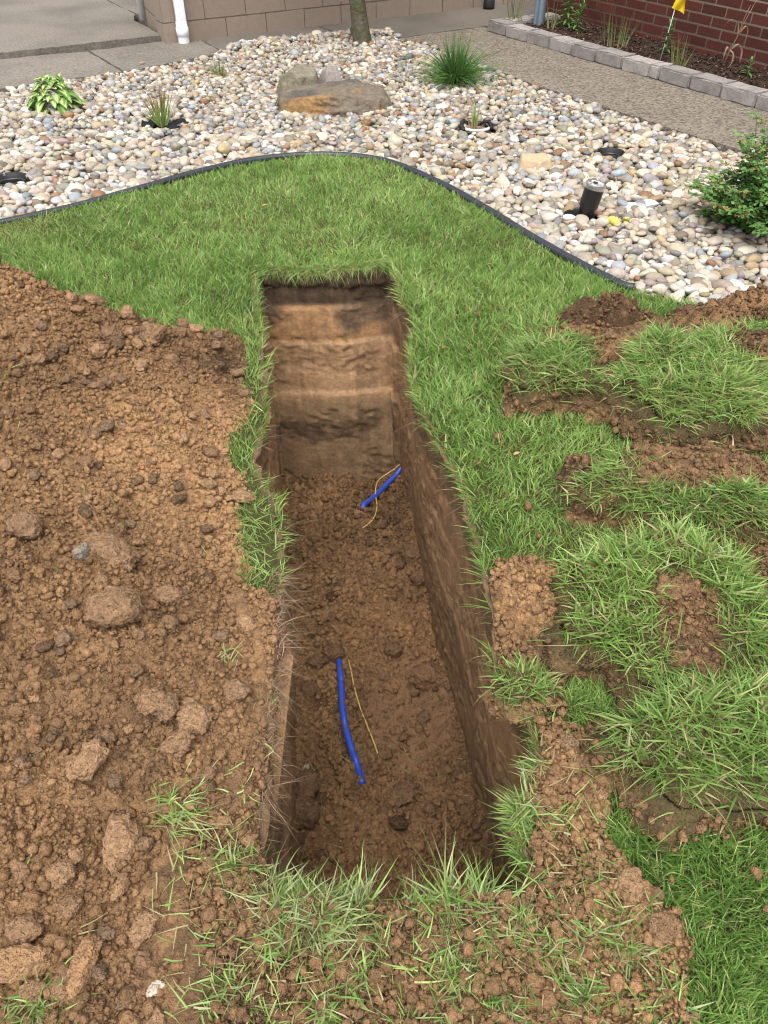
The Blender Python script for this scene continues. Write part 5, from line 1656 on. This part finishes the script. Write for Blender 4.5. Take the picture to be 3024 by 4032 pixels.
def well(x, y, r, label, ribs=2, z=-0.03, tilt=(0, 0)):
    o = empty('ground_light', (x, y, z))
    o.rotation_euler = (tilt[0], tilt[1], 0)
    tag(o, label, 'ground light')
    hs_ = MB().lathe([(r, -0.12), (r, 0.012), (r * 0.97, 0.016), (r * 0.90, 0.012), (r * 0.88, -0.10)], 36).build('housing', M_BLACK, o, True)
    for k in range(ribs):
        MB().lathe([(r * (0.82 - 0.16 * k), -0.012 - 0.012 * k), (r * (0.76 - 0.16 * k), -0.006 - 0.012 * k), (r * (0.70 - 0.16 * k), -0.014 - 0.012 * k)], 36).build('baffle', mat('glossy_black', base=(0.02, 0.02, 0.022), rough=0.25, spec=0.5), hs_, True)
    MB().lathe([(r * 0.89, -0.05), (0.0, -0.052)], 24).build('lens', M_BLACK, o)
well(1.394, 4.99, 0.085, 'round black ground light sunk among stones by the walkway', 2, -0.030, (0.0, 0))
well(1.010, 3.99, 0.080, 'black ground light can holding the tumbler', 0, -0.035)
well(-2.13, 4.52, 0.105, 'black ground light at the left edge of the picture', 1, -0.030)
TW = [('river_stone', (0.94, 3.90, 0.0), (0.032, 0.024, 0.016), (0.66, 0.64, 0.60), 'white oval river stone in front of the tumbler')]
V, T = rock_shape(2, 432, 6, 0.3, 0.06)
wm = build_mesh('river_stone', V, T, None, True)
wm.materials.append(M_STONE1)
for nm, loc, sc, cc, lab in TW:
    o = link(nm, wm, None, None, loc)
    o.scale = sc
    o.color = (*cc, 1)
    tag(o, lab, 'stone')

# ------------------------------------------------------------------ plants
def leaf_arr(base, d, up, L, W, droop, col_mid, col_edge, na=6, nb=5, fold=0.25, wav=0.0, stripe=0.55):
    """one broad leaf: arrays of a curved, folded blade with a paler middle"""
    d = d / np.linalg.norm(d)
    side = np.cross(d, up)
    side /= np.linalg.norm(side) + 1e-9
    nrm = np.cross(side, d)
    V, C = [], []
    for i in range(na + 1):
        t = i / na
        w = W * math.sin(math.pi * min(1, t * 0.93 + 0.07)) ** 0.8 * (1 - 0.25 * t)
        if i == na:
            w = 0.0006
        c = base + d * L * t + np.array([0, 0, -1]) * droop * L * t * t
        for j in range(nb):
            s = (j / (nb - 1) - 0.5) * 2
            V.append(c + side * w * s + nrm * (abs(s) * w * fold + wav * w * math.sin(t * 9 + s * 3)))
            C.append(col_mid if abs(s) < stripe else col_edge)
    Q = [(i * nb + j, i * nb + j + 1, (i + 1) * nb + j + 1, (i + 1) * nb + j) for i in range(na) for j in range(nb - 1)]
    return np.array(V), np.array(Q), np.array(C)

def hosta():
    root = empty('hosta', (-2.31, 5.93, -0.02))
    tag(root, 'variegated green and cream hosta at the left of the stone bed', 'plant')
    rs = random.Random(5)
    for k in range(84):
        tier = k / 84
        az = k * 2.39996 + rs.uniform(-.3, .3)
        rad = 0.015 + 0.135 * (1 - tier) ** 0.7
        z = 0.035 + 0.16 * tier + rs.uniform(-.015, .015)
        el = R(8 + 40 * tier + rs.uniform(-10, 10))
        d = np.array([math.cos(az) * math.cos(el), math.sin(az) * math.cos(el), math.sin(el)])
        b = np.array([math.cos(az) * rad * 0.8, math.sin(az) * rad * 0.8, z])
        L = rs.uniform(0.085, 0.125) * (1 - 0.25 * tier)
        pale = np.array([0.48, 0.56, 0.24]) * rs.uniform(.85, 1.15)
        green = np.array([0.115, 0.255, 0.035]) * rs.uniform(.75, 1.25)
        V, Q, C = leaf_arr(b, d, np.array([0, 0, 1.0]), L, L * 0.38, 0.75 * rs.uniform(.7, 1.3), pale, green, 7, 7, 0.22, 0.10, 0.45 if rs.random() < .75 else 0.2)
        MB().add(V, None, Q, C).build('leaf', M_LEAF, root, True)
    mb = MB()   # young shoot standing up
    for k in range(9):
        az = k * 2.4
        d = np.array([math.cos(az) * .5, math.sin(az) * .5, 1.0])
        V, Q, C = leaf_arr(np.array([0.10 * .6, 0.05, 0.10 + 0.012 * k]), d, np.array([math.cos(az), math.sin(az), 0.2]), 0.06, 0.013, 0.25, np.array([0.45, 0.55, 0.2]), np.array([0.14, 0.30, 0.05]), 5, 5)
        mb.add(V, None, Q, C)
    mb.tube([(0.06, 0.05, 0.0), (0.06, 0.05, 0.12), (0.065, 0.05, 0.20)], [0.006, 0.005, 0.002], 6, C=(0.2, 0.35, 0.08))
    mb.build('shoot', M_LEAF, root)
hosta()

def tuft(name, label, loc, n, h, w, spread, cols, tip, base=(0.32, 0.26, 0.14), seed=1, droop=0.3, rad=0.03, cat='plant', hv=(0.6, 1.15), group=None):
    rs = np.random.default_rng(seed)
    root = empty(name, loc)
    tag(root, label, cat, group)
    az = rs.uniform(0, 2 * math.pi, n)
    sp = np.abs(rs.normal(0, spread, n))
    d = np.column_stack([np.cos(az) * sp, np.sin(az) * sp, np.ones(n)])
    b = np.column_stack([np.cos(az) * rad * rs.random(n), np.sin(az) * rad * rs.random(n), np.zeros(n)])
    c = np.asarray(cols, float)[rs.integers(0, len(cols), n)] * rs.uniform(0.8, 1.2, (n, 1))
    bend = np.column_stack([np.cos(az) * droop * sp, np.sin(az) * droop * sp, -droop * sp * rs.uniform(0.5, 1.6, n)])
    tc = np.broadcast_to(np.asarray(tip, float), (n, 3)) if tip is not None else c * 1.1
    V, T, Q, C = blades(b, d, h * rs.uniform(*hv, n), w * rs.uniform(0.7, 1.2, n), bend, c, tc, np.broadcast_to(np.asarray(base, float), (n, 3)), 6, rs)
    g = MB().add(V, T, Q, C).build('blades', M_LEAF, root)
    g['kind'] = 'stuff'
    return root
tuft('sedge', 'mounded dark green sedge by the walkway edge', (0.55, 6.66, -0.02), 760, 0.37, 0.0065, 0.80, [(0.075, 0.165, 0.035), (0.055, 0.13, 0.035), (0.11, 0.21, 0.05)], None, (0.05, 0.09, 0.025), 3, 0.75, 0.06)
blood = tuft('blood_grass', 'red tipped grass growing from torn black fabric', (-1.475, 5.53, -0.03), 52, 0.29, 0.0095, 0.30, [(0.20, 0.31, 0.07), (0.24, 0.36, 0.09)], (0.22, 0.02, 0.02), (0.32, 0.34, 0.14), 4, 0.15, 0.035)
tuft('young_grass', 'small green and straw grass tuft near the concrete strip', (-1.315, 6.86, -0.03), 60, 0.15, 0.006, 0.40, [(0.12, 0.23, 0.05), (0.09, 0.19, 0.04), (0.34, 0.28, 0.14)], None, (0.36, 0.29, 0.16), 6, 0.5, 0.045)
tuft('potted_grass', 'few thin green blades in a white ringed pot hole', (0.60, 5.50, -0.03), 14, 0.21, 0.009, 0.22, [(0.25, 0.36, 0.09), (0.20, 0.30, 0.08)], (0.28, 0.32, 0.10), (0.42, 0.33, 0.18), 8, 0.2, 0.02, hv=(0.35, 1.1))
tuft('dry_straw', 'dry straw tuft around the potted grass blades', (0.585, 5.49, -0.03), 40, 0.08, 0.004, 0.5, [(0.42, 0.31, 0.17), (0.30, 0.22, 0.12)], None, (0.42, 0.33, 0.18), 9, 0.2, 0.04)
# torn fabric and pots round their feet
def fabric(name, label, x, y, r, m, z0, seed, cat='fabric', lift=0.02):
    th = np.linspace(0, 2 * math.pi, 60, endpoint=False)
    V = []
    for i in range(9):
        t = i / 8
        rr = r * (0.12 + 0.88 * t) * (1 + 0.22 * noise2(np.cos(th) * 2 + seed, np.sin(th) * 2, seed) * t)
        zz = z0 + lift * (0.5 + fbm2(np.cos(th) * 3 * t + seed, np.sin(th) * 3 * t, 3, seed)) - 0.02 * (1 - t)
        V.append(np.column_stack([rr * np.cos(th), rr * np.sin(th) * 0.8, zz]))
    Q = [(i * 60 + k, i * 60 + (k + 1) % 60, (i + 1) * 60 + (k + 1) % 60, (i + 1) * 60 + k) for i in range(8) for k in range(60)]
    o = MB().add(np.concatenate(V), None, Q).build(name, m, None, True, (x, y, 0))
    tag(o, label, cat)
    return o
M_FAB = mat('black_fabric', base=(0.010, 0.010, 0.011), rough=0.75, spec=0.25, noise=0.3, nscale=60)
fabric('landscape_fabric', 'torn black landscape fabric around the red tipped grass', -1.455, 5.535, 0.135, M_FAB, -0.028, 3, lift=0.045)
fabric('landscape_fabric', 'scrap of dark fabric under the small grass tuft', -1.24, 6.85, 0.09, M_FAB, -0.038, 5, lift=0.02)
pot = empty('pot_ring', (0.612, 5.50, -0.03))
tag(pot, 'white pot rim with black liner sunk in the stones', 'pot')
ths = np.linspace(R(195), R(350), 22)
mb = MB().tube([(0.085 * math.cos(t), 0.075 * math.sin(t), 0.012) for t in ths], 0.010, 8)
mb.build('rim', mat('white_plastic', base=(0.55, 0.54, 0.51), rough=0.6, noise=0.1, nscale=40), pot, True)
ths = np.linspace(R(-20), R(215), 30)
MB().tube([(0.098 * math.cos(t), 0.088 * math.sin(t), 0.022 + 0.012 * math.sin(t * 3)) for t in ths], [0.012 + 0.006 * math.sin(q * 2.3) for q in range(30)], 7).build('liner', M_BLACK, pot, True)
MB().lathe([(0.0, 0.006), (0.04, 0.004), (0.088, -0.002)], 24, jag=0.05).build('soil', mat('pot_soil', base=(0.20, 0.15, 0.10), rough=0.95, noise=0.5, nscale=70, bump=0.9, bscale=130), pot)

def bush():
    root = empty('shrub', (1.86, 3.80, -0.04))
    tag(root, 'leafy green rose shrub at the right edge of the picture', 'shrub')
    rs = np.random.default_rng(77)
    st, tips = [], []
    for k in range(48):
        az = rs.uniform(0, 2 * math.pi) if k < 30 else rs.uniform(R(130), R(260))
        el = R(rs.uniform(28, 82))
        L = rs.uniform(0.26, 0.46)
        d = np.array([math.cos(az) * math.cos(el), math.sin(az) * math.cos(el), math.sin(el)])
        pts = [d * L * t + np.array([0, 0, -0.10 * t * t * math.cos(el)]) + rs.normal(0, 0.008, 3) for t in np.linspace(0, 1, 7)]
        st.append(pts)
    for px, py, pz in ((-0.19, -0.02, 0.47), (-0.12, 0.1, 0.52), (0.0, 0.0, 0.56)):
        st.append([np.array([px, py, pz]) * t + rs.normal(0, 0.006, 3) for t in np.linspace(0, 1, 7)])
    V_, Q_, C_, off = [], [], [], 0
    for pts in st:
        c = np.array([0.13, 0.085, 0.04]) if rs.random() < 0.6 else np.array([0.13, 0.16, 0.05])
        MB().tube(pts, np.linspace(0.0045, 0.0015, 7), 5, C=c).build('stem', M_LEAF, root, True)
        P = np.array(pts)
        for t in np.linspace(0.22, 1.0, 34):
            i = min(5, int(t * 6))
            p = P[i] + (P[i + 1] - P[i]) * (t * 6 - i)
            # a compound leaf: rachis with five leaflets
            az = rs.uniform(0, 2 * math.pi)
            rd = np.array([math.cos(az), math.sin(az), rs.uniform(-0.2, 0.5)])
            rd /= np.linalg.norm(rd)
            LL = rs.uniform(0.04, 0.07)
            green = np.array([0.120, 0.245, 0.065]) * rs.uniform(.6, 1.35)
            if t > 0.9 and rs.random() < 0.4:
                green = np.array([0.20, 0.20, 0.06])
            for q in range(5):
                f = (0.45, 0.45, 0.75, 0.75, 1.0)[q]
                sgn = (1, -1, 1, -1, 0)[q]
                sd_ = np.cross(rd, [0, 0, 1.0])
                sd_ /= np.linalg.norm(sd_) + 1e-9
                d = rd * (0.5 if sgn else 1) + sd_ * sgn + rs.normal(0, .15, 3)
                d /= np.linalg.norm(d)
                L = rs.uniform(0.020, 0.034)
                b = p + rd * LL * f
                s2 = np.cross(d, np.array([0, 0, 1.0]) + rs.normal(0, .35, 3))
                s2 /= np.linalg.norm(s2) + 1e-9
                n2 = np.cross(s2, d)
                W = L * 0.33
                V_.append(np.array([b, b + d * L * .35 + s2 * W + n2 * W * .35, b + d * L * .75 + s2 * W * .75 + n2 * W * .2, b + d * L - n2 * L * .1, b + d * L * .75 - s2 * W * .75 + n2 * W * .2, b + d * L * .35 - s2 * W + n2 * W * .35, b + d * L * .4]))
                Q_.append(np.array([(0, 1, 6), (1, 2, 6), (2, 3, 6), (3, 4, 6), (4, 5, 6), (5, 0, 6)]) + off)
                C_.append(np.broadcast_to(green * rs.uniform(.85, 1.15), (7, 3)))
                off += 7
    g = MB().add(np.concatenate(V_), np.concatenate(Q_), None, np.concatenate(C_)).build('foliage', M_LEAF, root)
    g['kind'] = 'stuff'
bush()

def lily(label, x, y, h, n, L, z=0.045, seed=1, lean=(0, 0), dark=1.0):
    root = empty('lily', (x, y, z))
    tag(root, label, 'plant')
    rs = random.Random(seed)
    MB().tube([(lean[0] * t * t * h, lean[1] * t * t * h, h * t) for t in np.linspace(0, 1, 6)], np.linspace(0.006, 0.003, 6), 6, C=(0.12, 0.22, 0.05)).build('stem', M_LEAF, root, True)
    for k in range(n):
        t = 0.08 + 0.92 * k / n
        az = k * 2.39996
        el = R(10 + 55 * t ** 2 + rs.uniform(-8, 8))
        d = np.array([math.cos(az) * math.cos(el), math.sin(az) * math.cos(el), math.sin(el)])
        b = np.array([lean[0] * t * t * h, lean[1] * t * t * h, h * t])
        g = np.array([0.095, 0.235, 0.045]) * rs.uniform(.8, 1.25) * dark
        V, Q, C = leaf_arr(b, d, np.array([0, 0, 1.0]), L * rs.uniform(.8, 1.1) * (1 - 0.35 * t), L * 0.11, 0.45 * (1 - t * .6), g * 1.1, g, 5, 3, 0.3)
        MB().add(V, None, Q, C).build('leaf', M_LEAF, root, True)
lily('tall leafy lily against the brick beside the grey downspout', 1.70, 8.36, 0.44, 66, 0.12, seed=2)
lily('shorter bright lily in front of the tall one', 1.755, 8.20, 0.22, 34, 0.10, seed=3, lean=(0.2, -0.1))
lily('lily standing behind the yellow flag stake', 2.344, 7.32, 0.23, 30, 0.10, seed=4, dark=0.85)
lily('small young lily sprout at the right end of the mulch bed', 2.764, 6.571, 0.12, 14, 0.085, seed=5)
bgc, bt = [(0.17, 0.24, 0.07), (0.24, 0.30, 0.10), (0.12, 0.19, 0.06)], (0.17, 0.045, 0.035)
tuft('blood_grass', 'grass clump at the far left corner of the mulch bed', (1.27, 8.64, 0.04), 26, 0.34, 0.009, 0.26, bgc, bt, (0.34, 0.26, 0.15), 11, 0.12, 0.09, hv=(0.4, 1.1))
tuft('blood_grass', 'sparse grass clump right of the grey downspout', (1.562, 8.33, 0.04), 16, 0.30, 0.008, 0.22, bgc, bt, (0.38, 0.29, 0.18), 12, 0.1, 0.05, hv=(0.4, 1.1))
tuft('blood_grass', 'widest red tinged grass clump in front of the brick wall', (1.985, 7.56, 0.04), 46, 0.34, 0.009, 0.20, bgc, bt, (0.42, 0.33, 0.20), 13, 0.1, 0.12, hv=(0.3, 1.15))
tuft('blood_grass', 'red tinged grass clump just right of the flag stake', (2.328, 6.89, 0.04), 30, 0.26, 0.009, 0.24, bgc, bt, (0.42, 0.33, 0.20), 14, 0.1, 0.06, hv=(0.3, 1.1))
# dried stalk with hanging ribbon leaves
dry = empty('dried_stalk', (2.674, 6.866, 0.04))
tag(dry, 'dried pale stalk with curled hanging leaves against the brick', 'plant')
MB().tube([(0, 0, 0), (0.02, 0, 0.10), (0.055, 0, 0.22), (0.07, 0, 0.34), (0.09, 0.0, 0.42)], [0.007, 0.006, 0.005, 0.004, 0.002], 6, C=(0.20, 0.13, 0.085)).build('stem', M_LEAF, dry, True)
MB().tube([(0.04, 0.0, 0.16), (0.075, 0, 0.30), (0.13, 0, 0.47)], [0.003, 0.002, 0.0012], 5, C=(0.42, 0.28, 0.19)).build('stem', M_LEAF, dry, True)
def ribbon(pts, w, c):
    p = spline(pts, 6)
    sd_ = np.array([0.35, -0.9, 0.1]) * w
    k = len(p)
    tw = np.linspace(0, 2.2, k)
    s_ = np.stack([np.cos(tw) * w, -np.sin(tw) * w, 0 * tw], 1)
    MB().add(np.concatenate([p - s_, p + s_]), None, [(i, i + 1, k + i + 1, k + i) for i in range(k - 1)], c).build('leaf', M_LEAF, dry, True)
ribbon([(0.05, 0, 0.24), (0.03, 0, 0.31), (-0.03, -0.01, 0.33), (-0.09, -0.01, 0.27)], 0.004, (0.36, 0.22, 0.17))
ribbon([(0.03, 0, 0.13), (0.07, -0.02, 0.17), (0.11, -0.02, 0.12), (0.115, -0.03, 0.05), (0.135, -0.03, 0.0)], 0.010, (0.48, 0.35, 0.24))
ribbon([(0.06, 0, 0.24), (0.09, -0.02, 0.29), (0.115, -0.02, 0.25), (0.10, -0.03, 0.17)], 0.007, (0.40, 0.28, 0.19))
ribbon([(0.02, 0, 0.12), (-0.01, -0.02, 0.15), (-0.02, -0.02, 0.08), (-0.01, -0.02, 0.03)], 0.007, (0.42, 0.30, 0.2))
ribbon([(0.02, 0, 0.13), (0.05, -0.02, 0.10), (0.05, -0.03, 0.04), (0.02, -0.04, 0.0)], 0.006, (0.45, 0.33, 0.22))

# utility flag
fl = empty('marker_flag', (2.227, 7.054, 0.03))
fl.rotation_euler = (0, R(5), 0)
tag(fl, 'yellow marker flag on a thin white stake in the mulch', 'flag')
stk = MB().tube([(0, 0, 0), (0, 0, 0.56)], 0.0028, 8).build('stake', M_WHITE, fl, True)
for z in (0.145, 0.195):
    MB().tube([(0, 0, z), (0, 0, z + 0.022)], 0.0034, 8).build('band', M_BLACK, stk, True)
M_FLAG = mat('yellow_flag', base=(0.80, 0.58, 0.02), rough=0.45, spec=0.4, trans=0.25)
u, v = np.meshgrid(np.linspace(0, 1, 14), np.linspace(0, 1, 12))
fx = 0.075 * np.sin(u * 1.9) * (1 - 0.45 * v) - 0.030 * np.cos(u * 3) * v
fy = -0.045 * u * np.sin(u * 5 + v * 2) - 0.012
fz = 0.51 - 0.125 * v - 0.045 * u * (1 - 0.3 * v)
idx = np.arange(u.size).reshape(u.shape)
q = np.stack([idx[:-1, :-1], idx[:-1, 1:], idx[1:, 1:], idx[1:, :-1]], -1).reshape(-1, 4)
MB().add(np.stack([fx, fy, fz], -1).reshape(-1, 3), None, q).build('flag', M_FLAG, fl, True)

# grey downspout by the brick
M_GREY = mat('grey_metal', base=(0.16, 0.20, 0.25), rough=0.45, spec=0.5, noise=0.05, nscale=30)
gd = empty('downspout', (1.47, 8.56, 0.03), RANG)
tag(gd, 'blue grey metal downspout standing in the mulch by the brick', 'downspout')
prof = [(-.05, .03), (-.05, -.022), (-.042, -.030), (-.012, -.030), (-.006, -.020), (.004, -.020), (.010, -.030), (.042, -.030), (.05, -.022), (.05, .03)]
npf = len(prof)
mb = MB()
mb.add([(x, y, z) for z in (0.0, 2.2) for x, y in prof], Q=[(i, (i + 1) % npf, npf + (i + 1) % npf, npf + i) for i in range(npf)])
mb.build('pipe', M_GREY, gd)
bo = MB().lathe([(0.0, 0.0), (0.06, 0.0), (0.062, 0.02), (0.055, 0.16), (0.0, 0.16)], 20).build('drain_cap', M_BLACK, None, True, (1.12, 9.72, 0.0))
tag(bo, 'small black object at the foot of the block wall far back', 'drain cap')

# ------------------------------------------------------------------ tree
M_BARK = mat('bark', base=(0.105, 0.088, 0.066), rough=0.9, spec=0.2, noise=0.4, nscale=30, bump=0.9, bscale=120, bump2=0.8, b2scale=28, rampcol=(0.075, 0.080, 0.040), rampscale=7, rampw=(0.45, 0.65), bdist=0.004)
def tree():
    root = empty('tree', (-0.182, 7.93, -0.03))
    tag(root, 'young tree with smooth dark bark at the back of the stone bed', 'tree')
    zs = np.array([-0.05, 0.0, 0.05, 0.12, 0.25, 0.5, 0.9, 1.4, 1.9])
    xs = -0.13 * np.clip(zs, 0, None) ** 0.9
    rad = np.array([0.105, 0.098, 0.086, 0.079, 0.072, 0.066, 0.060, 0.054, 0.045])
    z2 = np.linspace(-0.05, 1.9, 60)
    x2, r2 = np.interp(z2, zs, xs), np.interp(z2, zs, rad)
    n = 28
    th = np.linspace(0, 2 * math.pi, n, endpoint=False)
    V = []
    for x, z, r in zip(x2, z2, r2):
        rr = r * (1 + 0.035 * noise2(np.cos(th) * 2, np.sin(th) * 2 + z * 2, 9) + 0.015 * noise2(np.cos(th) * 3, np.sin(th) * 3 + z * 45, 10))
        knot = 0.024 * np.exp(-((z - 0.14) / 0.03) ** 2) * np.exp(-((np.abs((th - R(195) + math.pi) % (2 * math.pi) - math.pi)) / 0.30) ** 2)
        V.append(np.column_stack([x + (rr + knot) * np.cos(th), (rr + knot) * np.sin(th), np.full(n, z)]))
    Q = [(i * n + k, i * n + (k + 1) % n, (i + 1) * n + (k + 1) % n, (i + 1) * n + k) for i in range(59) for k in range(n)]
    MB().add(np.concatenate(V), None, Q).build('trunk', M_BARK, root, True)
    rs = np.random.default_rng(5)
    ends = []
    for k in range(8):
        az, el, L = k * 2.4, R(rs.uniform(25, 70)), rs.uniform(0.8, 1.3)
        d = np.array([math.cos(az) * math.cos(el), math.sin(az) * math.cos(el), math.sin(el)])
        b = np.array([x2[-1] * (0.75 + 0.25 * k / 8), 0, 1.45 + 0.055 * k])
        pts = [b + d * L * t + np.array([0, 0, 0.15 * t * t]) + rs.normal(0, 0.015, 3) * t for t in np.linspace(0, 1, 7)]
        MB().tube(pts, np.linspace(0.026, 0.007, 7), 7).build('limb', M_BARK, root, True)
        ends += pts[2:]
    ends = np.array(ends)
    n = 5200
    p = ends[rs.integers(0, len(ends), n)] + rs.normal(0, 0.19, (n, 3))
    d = rs.normal(0, 1, (n, 3)); d[:, 2] -= 0.3
    d /= np.linalg.norm(d, axis=1)[:, None]
    s_ = np.cross(d, rs.normal(0, 1, (n, 3)))
    s_ /= np.linalg.norm(s_, axis=1)[:, None]
    L = rs.uniform(0.035, 0.065, n)[:, None]
    V = np.stack([p, p + d * L * .5 + s_ * L * .3, p + d * L, p + d * L * .5 - s_ * L * .3], 1).reshape(-1, 3)
    Q = (np.arange(n) * 4)[:, None] + np.array([[0, 1, 2, 3]])
    c = np.repeat(np.array([[0.07, 0.14, 0.035]]) * rs.uniform(.6, 1.4, (n, 1)), 4, 0)
    g = MB().add(V, None, Q, c).build('crown', M_LEAF, root)
    g['kind'] = 'stuff'
tree()

# a few fallen leaves on the lawn and the walk
M_DEAD = mat('dead_leaf', attr='Col', rough=0.7, trans=0.15)
for i, (x, y, z, s, lab) in enumerate(((0.40, 1.88, 0.045, .016, 'tan dead leaf on the grass right of the trench'), (-0.62, 3.95, 0.04, .022, 'pale dead leaf on the lawn behind the heap'), (-0.98, 3.72, 0.04, .018, 'small dead leaf on the lawn near the left edging'), (-2.02, 7.20, 0.004, .04, 'thin tan leaf on the concrete strip joint'))):
    V, Q, C = leaf_arr(np.zeros(3), np.array([0.8, 0.5, 0.2]), np.array([0, 0, 1.0]), s * 1.6, s * .45, 0.2, np.array([0.42, 0.27, 0.14]), np.array([0.38, 0.24, 0.12]), 5, 5)
    o = MB().add(V, None, Q, C).build('fallen_leaf', M_DEAD, None, True, (x, y, z))
    tag(o, lab, 'leaf')
